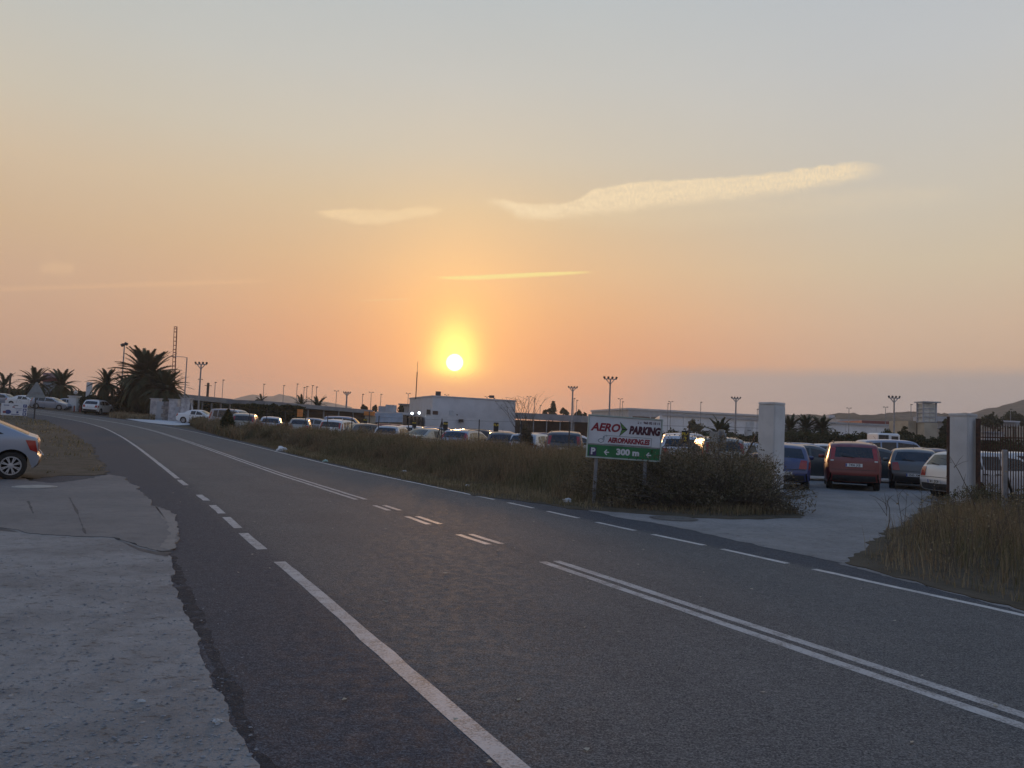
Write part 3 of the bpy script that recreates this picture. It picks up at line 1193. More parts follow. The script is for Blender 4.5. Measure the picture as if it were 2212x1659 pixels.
def lathe(mb, prof, n, axis_x=True, c=(0, 0, 0)):
    o = len(mb.v)
    for x, r in prof:
        for k in range(n):
            a = 2 * math.pi * k / n
            mb.v.append((c[0] + x, c[1] + r * math.cos(a), c[2] + r * math.sin(a)))
    for i in range(len(prof) - 1):
        for k in range(n):
            j = (k + 1) % n
            mb.f.append((o + i * n + k, o + i * n + j, o + i * n + n + j, o + i * n + n + k))
    return mb


def wheel_meshes(r, spokes):
    t = MB()
    w = 0.098
    lathe(t, [(-w, r * .66), (-w, r * .90), (-w * .8, r * .985), (-w * .4, r), (w * .4, r), (w * .8, r * .985), (w, r * .90), (w, r * .68), (w * .7, r * .66)], 28)
    m = MB()
    ri = r * .67
    lathe(m, [(w * .75, ri), (w * .98, ri * .98), (w * .98, ri * .88), (w * .72, ri * .86)], 28)
    lathe(m, [(w * .55, ri * .30), (w * 1.02, ri * .26), (w * 1.06, ri * .14), (w * 1.06, 0.001)], 16)
    for k in range(spokes):
        a = 2 * math.pi * (k + .5) / spokes
        for da in (-.11, .11):
            d0 = Vector((w * .92, math.cos(a) * ri * .22, math.sin(a) * ri * .22))
            d1 = Vector((w * .93, math.cos(a + da) * ri * .90, math.sin(a + da) * ri * .90))
            m.bar(d0, d1, ri * .115, 0.02, up=(1, 0, 0))
    b = MB()
    lathe(b, [(w * .45, ri * .97), (w * .45, 0.001)], 20)
    return t, m, b


PROTO = {}
TEXTC = {}


def text_mesh(body, size, m, name='lettering', shear=0.0, wide=1.0, bold=0.0, extrude=0.002, align='CENTER', space=1.0):
    key = (body, size, m.name, shear, wide, bold, extrude, align, space)
    if key not in TEXTC:
        cu = bpy.data.curves.new(name, 'FONT')
        cu.body = body
        cu.size = size
        cu.shear = shear
        cu.offset = bold
        cu.extrude = extrude
        cu.resolution_u = 3
        cu.align_x = align
        cu.align_y = 'CENTER'
        cu.space_character = space
        ob = bpy.data.objects.new(name, cu)
        me = bpy.data.meshes.new_from_object(ob)
        bpy.data.objects.remove(ob)
        bpy.data.curves.remove(cu)
        me.name = name
        if wide != 1.0:
            for v in me.vertices:
                v.co.x *= wide
        me.materials.clear()
        me.materials.append(m)
        TEXTC[key] = me
    return TEXTC[key]


def car_proto(kind):
    cs = CarShape(kind)
    q = cs.q
    p = cs.p
    root = thing('parked_car', None, 'car')
    body = car_body_mesh(cs).build('body', P_SILVER, root, smooth=42)
    body.material_slots[0].link = 'OBJECT'
    body.material_slots[0].material = P_SILVER
    # underside and wheel wells
    ub = MB()
    base = 0.20 if kind != 'suv' else 0.28
    ub.box((0, 0, base + .30), (2 * (cs.w - .26), cs.L - .5, .56))
    ub.box((0, (cs.yr + cs.yf) / 2 - cs.L / 2, base + .20), (2 * (cs.w - .05), cs.yf - cs.yr - 2 * q['r'] - .16, .30))
    ub.build('underbody', UNDER, root)
    # glass
    sr0, sr1 = (5.1, 5.93) if kind not in ('liftback', 'sedan') else (6.06, 6.93)
    patch_strip(cs, sr0, sr1, -.90, .90, .006, t0b=-.84, t1b=.84).build('rear_window', GLASS, root, smooth=40)
    patch_strip(cs, 10.06, 10.92, -.90, .90, .006).build('windscreen', GLASS, root, smooth=40)
    zr = lambda u: max(z for u2, z in [cs.pt(s) for s in cs.s] if abs(u2 - u) < .12)
    b = cs.belt + .02
    uf0, uf1 = p[11][0] - .20, p[10][0] + .02
    tail = 5 if kind not in ('liftback', 'sedan') else 6
    ur0 = p[tail][0] + (.42 if kind not in ('liftback', 'sedan') else .50)
    ur1 = p[tail + 1][0] + (.24 if kind not in ('liftback', 'sedan') else .14)
    mid = (uf0 + uf1 + ur0 + ur1) / 4 + .05
    tz = lambda u: zr(u) - .105
    for sd in (-1, 1):
        patch_side(cs, [(mid + .04, b), (uf0, b + .02), (uf1, tz(uf1) - .02), (mid + .04, tz(mid))], sd, .006).build('front_side_window', GLASS, root, smooth=40)
        uq = ur0 + (mid - ur0) * .36
        patch_side(cs, [(uq + .04, b), (mid - .04, b), (mid - .04, tz(mid)), (max(uq + .04, ur1), tz(max(uq, ur1)))], sd, .006).build('rear_side_window', GLASS, root, smooth=40)
        if kind != 'sedan':
            patch_side(cs, [(ur0, b + .06), (uq - .03, b), (uq - .03, tz(max(uq, ur1)) - .01), (max(ur1 + .02, ur0 + .05) if ur1 < uq - .1 else uq - .1, tz(max(uq, ur1)) - .05)], sd, .006).build('quarter_window', GLASS, root, smooth=40)
        # lights
        if kind in ('mpv', 'wagon', 'van'):
            tl = patch_strip(cs, 4.62, 5.85, .86 * sd, 1.0 * sd, .012, 3, 6, .80 * sd, 1.0 * sd)
            patch_strip(cs, 4.05, 4.6, .86 * sd, 1.0 * sd, .012, 3, 3).build('reversing_lamp', CLEARL, root, smooth=40)
            ll = patch_side(cs, [(.06, p[4][1] - .06), (.20, p[4][1] - .06), (.36, p[6][1] - .12), (.26, p[6][1] - .08)], sd, .008, 3, 4)
        else:
            tl = patch_strip(cs, 3.1, 4.8, .66 * sd, 1.0 * sd, .012, 4, 5, .74 * sd, 1.0 * sd)
            ll = patch_side(cs, [(.045, p[3][1]), (.20, p[3][1] + .06), (.30, p[4][1] + .04), (.11, p[4][1] + .03)], sd, .008, 3, 4)
        tl.add(ll.v, ll.f).build('tail_light', REDL, root, smooth=40)
        hl = patch_strip(cs, 13.35, 14.6, .58 * sd, .98 * sd, .010, 4, 4)
        hs = patch_side(cs, [(p[14][0] - .36, p[14][1] - .02), (p[14][0] + .02, p[14][1] - .08), (p[14][0] - .02, p[14][1] + .02), (p[14][0] - .34, p[13][1] - .08)], sd, .008, 3, 3)
        hl.add(hs.v, hs.f).build('headlight', CLEARL, root, smooth=40)
        mi = MB().box((sd * (cs.W(uf0 - .1, b) + .10), uf0 - .12 - cs.L / 2, b + .06), (.20, .10, .14), ch=.03)
        mo = mi.build('wing_mirror', P_SILVER, root, smooth=50)
        mo.material_slots[0].link = 'OBJECT'
        mo.material_slots[0].material = P_SILVER
        for uh in (mid - .18, uq + .05):
            c = cs.side(uh, b - .13, sd, .012)
            MB().box(c, (.03, .17, .035), ch=.01).build('door_handle', BLACKP, root)
        for us in (mid, uf0 - .02, uq):
            zt = b - .01
            zb = base + .12
            mbs = MB()
            for g in (0, .25, .5, .75, 1):
                z = zb + (zt - zb) * g
                mbs.v += [tuple(cs.side(us - .006, z, sd, .003)), tuple(cs.side(us + .006, z, sd, .003))]
            for i in range(4):
                qd = (2 * i, 2 * i + 1, 2 * i + 3, 2 * i + 2)
                mbs.f.append(qd if sd > 0 else qd[::-1])
            mbs.build('door_seam', BLACKP, root)
    # bumper line, trim, plate, wiper
    patch_strip(cs, .25, 1.55, -.93, .93, .008).build('rear_bumper_trim', BLACKP, root, smooth=40)
    patch_strip(cs, 14.9, 16.2, -.6, .6, .008).build('front_grille', BLACKP, root, smooth=40)
    g = MB()
    for t0, t1 in zip([i / 8 * 2 - 1 for i in range(8)], [(i + 1) / 8 * 2 - 1 for i in range(8)]):
        g.bar(cs.strip(2.95, t0 * .97, .004), cs.strip(2.95, t1 * .97, .004), .014, .012)
    g.build('tailgate_seam', BLACKP, root)
    sp = 3.55 if kind in ('mpv', 'van', 'wagon', 'suv') else 2.55
    if kind == 'hatch':
        sp = 1.9
    a = cs.strip(sp, 0, .012)
    nx, nz = cs.nrm(sp)
    rot = Matrix((Vector((1, 0, 0)), Vector((0, -nz, nx)) if False else Vector((0, nz, -nx)), Vector((0, nx, nz)))).transposed()
    # plate frame axes: x across the car, y up along the panel, z outwards
    up_v = Vector((0, -nz * -1 if nz < 0 else nz, -nx)) if abs(nx) > .3 else Vector((0, 0, 1))
    out = Vector((0, nx, nz)).normalized()
    yv = Vector((0, 0, 1)) - out * out.z
    yv.normalize()
    xv = yv.cross(out)
    Rm = Matrix((xv, yv, out)).transposed()
    pl = MB().box((0, 0, 0), (.52, .11, .012))
    po = pl.build('number_plate', PLATE, root)
    po.matrix_local = Matrix.Translation(a) @ Rm.to_4x4()
    bs = MB().box((-.238, 0, .0075), (.04, .10, .003)).build('plate_band', BLUEINK, po)
    wp = MB()
    w0 = cs.strip(sr0 - .05, 0.02, .03)
    w1 = cs.strip(sr0 + .12, -.55, .022)
    wp.bar(w0, w1, .022, .014)
    if kind in ('hatch', 'mpv', 'wagon', 'van', 'suv'):
        wp.build('rear_wiper', BLACKP, root)
    MB().tube([cs.strip(7.6, 0, 0), cs.strip(7.6, 0, 0) + Vector((0, -.10, .16))], .006, 5).build('aerial', BLACKP, root)
    if kind in ('wagon', 'suv', 'mpv'):
        for sd in (-1, 1):
            r = MB()
            pts = [cs.strip(s, .90 * sd, .035) for s in (7.35, 7.7, 8.2, 8.7, 9.2)]
            r.tube([cs.strip(7.2, .90 * sd, 0)] + pts + [cs.strip(9.4, .90 * sd, 0)], .014, 6)
            r.build('roof_rail', BLACKP, root, smooth=50)
    # wheels
    t, m, bk = wheel_meshes(q['r'], 8)
    tm, mm, bm_ = t.mesh('tyre', 50), m.mesh('rim', 30), bk.mesh('wheel_back')
    for sd in (-1, 1):
        for u in (cs.yr, cs.yf):
            e = MB()
            lathe(e, [(-.09, q['r'] * .5), (.03, q['r'] * .5), (.03, .001)], 16)
            wo = e.build('wheel', UNDER, root, loc=(sd * (cs.w - .125), u - cs.L / 2, q['r']))
            wo.scale = (sd, 1, 1)
            link('tyre', tm, RUBBER, wo)
            link('rim', mm, ALLOY, wo)
    return root, cs


CARS = []


def set_paint(root, m):
    for ch in root.children:
        if ch.name.split('.')[0] in ('body', 'wing_mirror'):
            ch.material_slots[0].material = m


FIRST = set()


def car(kind, x, y, heading, pm, label, group=None, plate=None, name='parked_car', dz=0.024, scale=1.0):
    """heading: compass degrees of the nose, 0 = away from the camera, 90 = to the right."""
    if kind not in PROTO:
        PROTO[kind] = car_proto(kind)
    src, cs = PROTO[kind]
    if kind not in FIRST:
        FIRST.add(kind)
        r = src
        pend = True
    else:
        r = dup_tree(src)
    r.location = (x, y, terr(x, y) + dz)
    # sit on the slope
    h = RAD(heading)
    r.rotation_euler = (0, 0, -h)
    f = Vector((math.sin(h), math.cos(h), 0))
    zf, zr_ = terr(x + f.x * 1.3, y + f.y * 1.3), terr(x - f.x * 1.3, y - f.y * 1.3)
    sx = terr(x + f.y * .8, y - f.x * .8) - terr(x - f.y * .8, y + f.x * .8)
    r.rotation_euler = (math.atan2(zf - zr_, 2.6), -math.atan2(sx, 1.6), -h)
    r.location.z = (zf + zr_) / 2 + dz
    if scale != 1.0:
        r.scale = (scale,) * 3
    tag(r, label, 'car', group)
    set_paint(r, pm)
    r['plate_text'] = plate or ''
    CARS.append(r)
    return r


def plate_text(r, txt):
    for ch in r.children:
        if ch.name.split('.')[0] == 'number_plate':
            t = link('plate_number', text_mesh(txt, .115, INK, 'plate_number', bold=.002, extrude=.001, wide=.82), None, ch)
            t.location = (.02, 0, .0085)


def finish_plates():
    for r in CARS:
        if r['plate_text']:
            plate_text(r, r['plate_text'])
        del r['plate_text']
# ------------------------------------------------------------------ the cars in the photograph
ROW = 'cars parked in the row behind the weeds'
FAR = 'cars parked in the rows further back'
GATE = 'cars parked facing away just inside the gate'
LEFT = 'cars parked far up the road on the left'


def cat(kind, px, d, heading, pm, label, group, plate=None, **kw):
    car(kind, gx(px, d), d, heading, pm, label, group, plate, **kw)


# the silver car on the forecourt, cut by the left edge of the picture
_w = P(20, 1039)
_h = RAD(-122)
_dir = Vector((math.sin(_h), math.cos(_h)))
_out = Vector((-_dir.y, _dir.x))
_out = _out if _out.dot(Vector(_w)) > 0 else -_out
_c = Vector(_w) + _out * .76 + _dir * (2.175 - .54)
car('liftback', _c.x, _c.y, -122, P_SILVER, 'silver car on the forecourt left of the road with only its tail in view', None, None, dz=0.03)

# just inside the gate
cat('mpv', 1838, 28.0, 21, P_RED, 'dark red people carrier with pale number plate, seen from behind between the gate pillars', GATE, '7406 JXB')
cat('hatch', 1693, 27.0, 19, P_BLUE, 'dark blue hatchback half hidden by the left gate pillar', GATE, '7471 GXB')
cat('hatch', 1972, 29.3, 26, P_GREY, 'dark grey hatchback with a pale number plate, right of the dark red car', GATE, '0565 XMP')
cat('sedan', 1745, 32.4, 97, P_TEAL, 'dark teal saloon standing sideways behind the blue and the red car', GATE)
cat('sedan', 1893, 32.6, 103, P_TEAL, 'dark saloon with its pale windscreen showing right of the red car', GATE)
cat('van', 1945, 39.5, 96, P_LBLUE, 'pale blue van standing sideways behind the dark grey hatchback', GATE, name='parked_van')
cat('wagon', 2018, 34.5, 70, P_BLUE, 'dark blue estate car with pale roof behind the silver hatchback', GATE)
cat('hatch', 1690, 44, 80, P_SILVER, 'silver roof showing behind the blue hatchback, right of the left pillar', FAR)
cat('wagon', 1745, 47, 95, P_LBLUE, 'pale blue roof behind the dark teal saloon', FAR)
cat('hatch', 1800, 50, 100, P_WHITE, 'white roof just left of the red car and far behind it', FAR)
# silver hatchback that runs on behind the right pillar and the railings
_r = D(2021, 1050, 23.3)
car('hatch', _r.x + 1.94 * math.sin(RAD(82)), 23.3 + 1.94 * math.cos(RAD(82)), 82, P_PALE, 'silver hatchback reaching behind the right gate pillar and the railings', GATE, '3811 DDR')
cat('hatch', 2225, 31.0, 95, P_WHITE, 'white hatchback behind the railings at the right edge', GATE)

# behind the sign and the bush
cat('suv', 1470, 36.5, 12, P_PALE, 'pale car with a black rear window and red tail light beside the black row marker', ROW, '4473 BVT')
cat('hatch', 1437, 39.0, 20, P_WHITE, 'white car just right of the green and white sign', ROW)
cat('mpv', 1546, 31.6, 5, P_GOLD, 'beige people carrier with low sun on its flank, behind the back of the stop sign', ROW, '2206 CNH')
cat('sedan', 1612, 36.5, 62, P_SILVER, 'silver saloon left of the left gate pillar behind the bush', ROW)
cat('wagon', 1420, 50.0, 90, P_GREY, 'dark estate roof behind the white car right of the sign', FAR)
cat('van', 1500, 52.0, 95, P_WHITE, 'white van roof behind the black row marker', FAR)
cat('hatch', 1580, 48.0, 85, P_GOLD, 'beige roof behind the beige people carrier', FAR)

# the row behind the weeds, from right to left
cat('mpv', 1222, 37.0, 6, P_GREY, 'dark people carrier with black rear window left of the sign', ROW)
cat('hatch', 1158, 40.0, 26, P_PALE, 'pale hatchback behind the dry brown shrub', ROW)
cat('hatch', 1088, 40.5, 2, P_GREY, 'grey hatchback with a low rounded roof, left of the dry shrub', ROW)
cat('wagon', 1012, 44.0, 20, P_SILVER, 'silver estate car under the white building with its sunlit flank showing', ROW)
cat('sedan', 932, 46.0, 35, P_GOLD, 'beige saloon behind the triangular fence brace', ROW)
cat('hatch', 853, 48.5, 10, P_PALE, 'pale hatchback left of the fence brace with a wide rear window', ROW)
cat('hatch', 806, 52.0, 60, P_GREY, 'dark hatchback right of the boxy white car', ROW)
cat('mpv', 738, 54.0, 10, P_WHITE, 'boxy white car with a black rear window in the weeds row', ROW)
cat('hatch', 648, 62.0, -12, P_GOLD, 'small beige hatchback standing alone under the orange panel', ROW)
cat('hatch', 585, 61.0, -14, P_PALE, 'pale silver hatchback, second from the left in the weeds row', ROW)
cat('mpv', 529, 58.0, -14, P_GOLD, 'beige people carrier, first from the left in the weeds row', ROW)
cat('van', 508, 66.0, 100, P_SILVER, 'long silver van standing sideways behind the small dark cypress', ROW, name='parked_van')
cat('sedan', 430, 80.0, 95, P_WHITE, 'white saloon beside the end of the stone wall', ROW)

# further rows
cat('van', 752, 66.0, 85, P_LBLUE, 'pale blue van roof behind the boxy white car', FAR, name='parked_van')
cat('sedan', 795, 58.0, 80, P_WHITE, 'white saloon seen from the side behind the second black row marker', FAR)
cat('wagon', 860, 62.0, 88, P_RED, 'dark red estate roof in front of the glazed entrance', FAR)
cat('hatch', 905, 58.0, 92, P_WHITE, 'white roof left of the small black window of the white building', FAR)
cat('wagon', 960, 60.0, 85, P_LBLUE, 'pale blue estate roof under the white building wall', FAR)
cat('wagon', 1045, 57.0, 90, P_BLACK, 'black estate car roof under the right half of the white building', FAR)
cat('hatch', 1100, 58.0, 85, P_SILVER, 'silver roof behind the last black row marker', FAR)
cat('wagon', 1190, 56.0, 94, P_BLUE, 'dark blue roof in front of the long brown canopy', FAR)
cat('sedan', 1250, 52.0, 88, P_WHITE, 'white roof beside the left edge of the sign', FAR)
cat('hatch', 690, 74.0, 95, P_SILVER, 'silver roof between the beige hatchback and the boxy white car', FAR)

# up the road on the left
cat('suv', 209, 90, -4, P_WHITE, 'white crossover seen from behind, pulled in beside the gateway', LEFT)
cat('wagon', 107, 96, 88, P_SILVER, 'silver estate car behind the back of the triangular sign', LEFT)
cat('sedan', 52, 97, 92, P_WHITE, 'white saloon behind the white notice board', LEFT)
cat('hatch', 6, 98, 90, P_SILVER, 'grey car at the left edge behind the notice board', LEFT)
cat('sedan', 146, 100, 85, P_SILVER, 'low silver car right of the silver estate, half hidden', LEFT)
finish_plates()
# ------------------------------------------------------------------ hills
def ridge(name, pts, d, depth, m, seed, jit):
    """A long hill whose skyline passes through photographed points, at depth d, with real body behind and before it."""
    xs = []
    for (px, py), (qx, qy) in zip(pts, pts[1:]):
        n = max(2, int(abs(qx - px) / 6))
        for i in range(n):
            t = i / n
            xs.append(D(px + (qx - px) * t, py + (qy - py) * t, d))
    xs.append(D(*pts[-1], d))
    mb = MB()
    rows = [(-1.0, 0.0), (-.8, .12), (-.55, .42), (-.3, .74), (-.12, .94), (0, 1), (.3, .85), (.7, .35), (1.0, 0)]
    for p in xs:
        h = p.z + jit * (noise.noise((p.x / d * 60, seed, 0)) * .6 + noise.noise((p.x / d * 240, seed, 3)) * .4)
        for f, g in rows:
            n = 0 if g in (0.0, 1) else noise.noise((p.x / d * 30, f * 3, seed)) * .10
            k = 1 + f * depth / d
            mb.v.append((p.x * k, d + f * depth, max(-3, (h * (g + n)) if g else -3)))
    w = len(rows)
    for i in range(len(xs) - 1):
        for j in range(w - 1):
            a = i * w + j
            mb.f.append((a, a + w, a + w + 1, a + 1))
    return structure(mb.build(name, m, smooth=60))


def scrub_mat(name, a, b_, sc):
    m, k, b = new_mat(name)
    co = k.coords()
    n1 = k.noise(co, sc, 6, 0.7)
    n2 = k.voro(co, sc * 4)
    c = k.mix(k.rng(n1, 0.4, 0.62), c4(a), c4(b_))
    c = k.mix(k.rng(n2, 0.5, 0.2, 0, 0.75), c, c4(a, 0.45))
    k.L.new(c, b.inputs['Base Color'])
    b.inputs['Roughness'].default_value = 1.0
    b.inputs['Specular IOR Level'].default_value = 0.0
    return m


SCRUB = scrub_mat('hill_scrub', (0.045, 0.05, 0.034), (0.105, 0.09, 0.068), 0.035)
ridge('hill', [(2020, 905), (2060, 901), (2107, 892), (2140, 884), (2170, 875), (2212, 863), (2260, 852), (2330, 846), (2420, 852), (2540, 872), (2700, 905)], 780, 260, SCRUB, 4, 1.6)
ridge('hill', [(1620, 897), (1690, 895), (1715, 896), (1745, 895), (1775, 897), (1810, 893), (1845, 891), (1858, 897), (1880, 896), (1910, 893), (1955, 889), (1970, 889), (1996, 892), (2040, 893), (2085, 892), (2110, 894), (2150, 897), (2230, 905)], 620, 130, SCRUB, 9, 1.6)
FARROCK = scrub_mat('mountain_rock', (0.10, 0.09, 0.075), (0.16, 0.14, 0.12), 0.008)
ridge('mountain', [(470, 866), (505, 862), (530, 855), (545, 852), (560, 854), (574, 856), (590, 856), (604, 851), (625, 855), (645, 861), (680, 864), (720, 872), (760, 880)], 1750, 350, FARROCK, 14, 1.4)

# ------------------------------------------------------------------ building materials
WHITEW = M('white_wall', (0.52, 0.52, 0.54), 0.75, var=0.14, scale=0.6)
GREYW = M('grey_wall', (0.40, 0.41, 0.43), 0.8, var=0.2, scale=0.8)
BEIGEW = M('beige_wall', (0.42, 0.36, 0.27), 0.85, var=0.2, scale=0.7)
BROWNW = M('brown_wall', (0.12, 0.085, 0.06), 0.85, var=0.4, scale=0.8)
DARKG = M('dark_glazing', (0.012, 0.010, 0.010), 0.25, var=0.3)
ROOFG = M('grey_roof_sheet', (0.24, 0.25, 0.27), 0.6, var=0.25, scale=0.7)
STEELG = M('galvanised_steel', (0.30, 0.31, 0.33), 0.5, metal=0.5, var=0.3)
DARKST = M('dark_steel', (0.05, 0.048, 0.05), 0.6)
RUST = M('rusty_steel', (0.10, 0.045, 0.028), 0.85, col2=(0.045, 0.028, 0.022), scale=9, bump=0.4, bscale=50)
REDST = M('red_painted_steel', (0.20, 0.045, 0.04), 0.7)
ORANGE = M('sun_tinted_panel', (0.75, 0.26, 0.06), 0.7, var=0.2)  # base colour carries the orange of the low sun
STONEW = M('stone_wall', (0.30, 0.27, 0.25), 0.9, col2=(0.16, 0.14, 0.14), scale=2.5, bump=0.6, bscale=12)


def xy(px, d):
    return gx(px, d), d


def wall_prism(a, b, depth, z0, z1):
    """Plan rectangle from a to b (front edge) running back by depth."""
    a, b = Vector(a + (0,)), Vector(b + (0,))
    d = (b - a).normalized()
    n = Vector((-d.y, d.x, 0))
    if n.y < 0:
        n = -n
    return [tuple((a)[:2]), tuple((b)[:2]), tuple((b + n * depth)[:2]), tuple((a + n * depth)[:2])]


def zof(px, py, d):
    return D(px, py, d).z


def part_box(name, px0, px1, py0, py1, d, depth, m, parent, d1=None):
    """Box whose front spans photographed edges at depth d (d1 at its right end)."""
    d1 = d if d1 is None else d1
    a, b = D(px0, py1, d), D(px1, py1, d1)
    z0, z1 = a.z, D(px0, py0, d).z
    pl = wall_prism((a.x, a.y), (b.x, b.y), depth, z0, z1)
    return MB().prism(pl, min(z0, z1), max(z0, z1)).build(name, m, parent)


# ---- the white hangar under the sun
def white_building():
    t = thing('white_building', 'plain white flat-roofed building below the setting sun with a lower front wing', 'building')
    A, B, Cc = D(935, 854, 120), D(1114, 864.3, 127), D(885, 861.7, 134)
    E_ = Vector((B.x + Cc.x - A.x, B.y + Cc.y - A.y, 0))
    h = A.z
    pl = [(A.x, A.y), (B.x, B.y), (E_.x, E_.y), (Cc.x, Cc.y)]
    MB().prism(pl, -0.5, h - .25).build('wall', WHITEW, t)
    cx, cy = sum(p[0] for p in pl) / 4, sum(p[1] for p in pl) / 4
    big = [(cx + (x - cx) * 1.012, cy + (y - cy) * 1.012) for x, y in pl]
    MB().prism(big, h - .25, h).build('roof', GREYW, t)
    for px, pz, hh in ((946, 852, .5), (1062, 861, .2)):
        p = D(px, pz, 121)
        MB().box((p.x, p.y + .4, h + hh / 2 + .1), (.8, .5, hh + .2)).build('roof_vent', DARKST, t)
    # lower wing in front
    w = part_box('front_wing', 917, 1112, 898, 940, 112, 6.0, WHITEW, t, 118)
    w2 = part_box('window', 1083 - 0, 1102, 0, 0, 112, 1, DARKG, t) if False else None
    p = D(1083, 0, 111)
    d = 112.0
    def on(px, py0, py1, px1, m, nm, dd, dep=.5):
        a, b = D(px, py1, dd), D(px1, py0, dd)
        MB().box(((a.x + b.x) / 2, dd, (a.z + b.z) / 2), (b.x - a.x, dep, b.z - a.z)).build(nm, m, t)
    on(990.5, 906, 911.5, 1001.5, DARKG, 'window', 114.0)
    on(922, 885, 895.5, 930, DARKG, 'rooftop_unit', 113.5, 1.2)
    on(935, 888, 895.5, 946, RUST, 'rooftop_unit', 114.5, 1.2)
    on(970, 887.5, 897.5, 980, GREYW, 'rooftop_unit', 115.5, 1.2)
    on(986, 895, 897.5, 989, DARKST, 'rooftop_unit', 116, .5)
    # glazed entrance on the left
    fr = part_box('glazed_front', 870, 909, 898.5, 936, 111, 3.0, DARKG, t)
    for px in (870, 877, 885, 893, 901, 909):
        a, b = D(px, 938, 110.9), D(px, 899, 110.9)
        MB().bar(a, b, .16, .12).build('window_bar', BROWNW, t)
    # white flat roof further left and the block on it
    part_box('side_roof', 812, 884, 888.5, 894, 116, 9.0, WHITEW, t)
    part_box('side_wall', 813, 884, 894.5, 940, 118, 6.0, GREYW, t)
    part_box('rooftop_block', 832, 851, 874, 889, 117, 2.6, GREYW, t)
    part_box('rooftop_block', 817, 831, 877, 889, 119, 2.6, GREYW, t)
    # slanting shade panels
    mb = MB()
    for i, px in enumerate((810, 822, 834, 846, 858)):
        a, b, c_, d_ = D(px, 893, 106), D(px + 11.6, 893, 106), D(px + 11.6, 912, 104), D(px, 912, 104)
        MB().add([a, b, c_, d_, a + Vector((0, .12, .05)), b + Vector((0, .12, .05)), c_ + Vector((0, .12, .05)), d_ + Vector((0, .12, .05))],
                 [(3, 2, 1, 0), (4, 5, 6, 7), (0, 1, 5, 4), (1, 2, 6, 5), (2, 3, 7, 6), (3, 0, 4, 7)]).build('shade_panel', ROOFG, t)
    for px in (810, 840, 869):
        MB().bar(D(px, 893, 105.9), D(px, 940, 105.9), .14).build('shade_post', STEELG, t)
    # two lit floodlights on the wall
    em = new_mat('lit_lamp')
    m, k, b = em
    b.inputs['Emission Color'].default_value = (0.80, 0.93, 1.0, 1)
    b.inputs['Emission Strength'].default_value = 9.0
    b.inputs['Base Color'].default_value = (0.8, 0.8, 0.8, 1)
    for px, py in ((890.2, 893), (905.6, 892)):
        p = D(px, py, 110.3)
        s = MB()
        lathe(s, [(-.05, .001), (-.05, .17), (.02, .15)], 14)
        o = s.build('floodlight', m, t, loc=p)
        o.rotation_euler = (0, 0, RAD(90))
    # whip aerial
    a, b_ = D(898, 862, 128), D(902.5, 781, 128)
    MB().tube([a, a.lerp(b_, .72)], .09, 6).build('aerial_mast', DARKST, t)
    MB().tube([a.lerp(b_, .72), b_], .035, 5).build('aerial_tip', DARKST, t)


white_building()


# ---- canopies
def canopy(label, name, px0, d0, px1, d1, top0, top1, thick, depth, posts, back, wallm, wall=True, post_d=0.6, nm_post='post', m=None):
    t = thing(name, label, 'canopy')
    a, b = D(px0, top0, d0), D(px1, top1, d1)
    zt = (a.z + b.z) / 2
    pl = wall_prism((a.x, a.y), (b.x, b.y), depth, 0, 0)
    mb = MB()
    n = len(pl)
    za = [a.z, b.z, b.z + .1, a.z + .1]
    vs = [(x, y, z - thick) for (x, y), z in zip(pl, za)] + [(x, y, z) for (x, y), z in zip(pl, za)]
    mb.add(vs, [(3, 2, 1, 0), (4, 5, 6, 7), (0, 1, 5, 4), (1, 2, 6, 5), (2, 3, 7, 6), (3, 0, 4, 7)])
    mb.build('roof', m or ROOFG, t)
    for i in range(posts):
        f = (i + .5) / posts
        p = Vector((a.x + (b.x - a.x) * f, a.y + (b.y - a.y) * f + post_d, 0))
        z1 = a.z + (b.z - a.z) * f - thick
        MB().bar((p.x, p.y, terr(p.x, p.y) - .1), (p.x, p.y, z1), .16).build(nm_post, STEELG, t)
    if wall:
        q = [(x + (-1.0, 4.0)[i], y + depth * .55) for i, (x, y) in enumerate(pl[:2])]
        wp = wall_prism(q[0], q[1], .3, 0, 0)
        MB().prism(wp, terr(a.x, a.y) - 1.2, min(a.z, b.z) - thick - back).build('wall', wallm, t)
    return t


canopy('blue grey flat parking canopy on thin posts, right of the big palms', 'parking_canopy', 380, 92, 503, 100, 849.5, 862, .62, 9, 6, .1, BROWNW, wall=False)
canopy('long grey canopy over a brown wall, left of the white building', 'parking_canopy', 573, 92, 806, 106, 866, 886, .50, 8, 7, -.1, BROWNW)
canopy('long low canopy over a dark brown band, right of the white building', 'parking_canopy', 1112, 118, 1256, 112, 891, 898, .95, 8, 5, -.1, BROWNW, m=ROOFG)
t = thing('sun_tinted_wall', 'short bright orange wall beside the shade panels, left of the white building', 'wall')
part_box('panel', 786, 809, 888.5, 897, 104, .3, ORANGE, t)  # sunlight on this wall is painted in as its orange colour
MB().bar(D(798, 889, 103.8), D(798, 935, 103.8), .14).build('post', BROWNW, t)
part_box('lower_wall', 786, 809, 897.3, 940, 104.2, .3, BEIGEW, t)
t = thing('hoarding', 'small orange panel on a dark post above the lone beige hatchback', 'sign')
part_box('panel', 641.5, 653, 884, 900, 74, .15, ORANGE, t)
MB().bar(D(648, 900, 74.1), D(648, 925, 74.1), .12).build('post', DARKST, t)


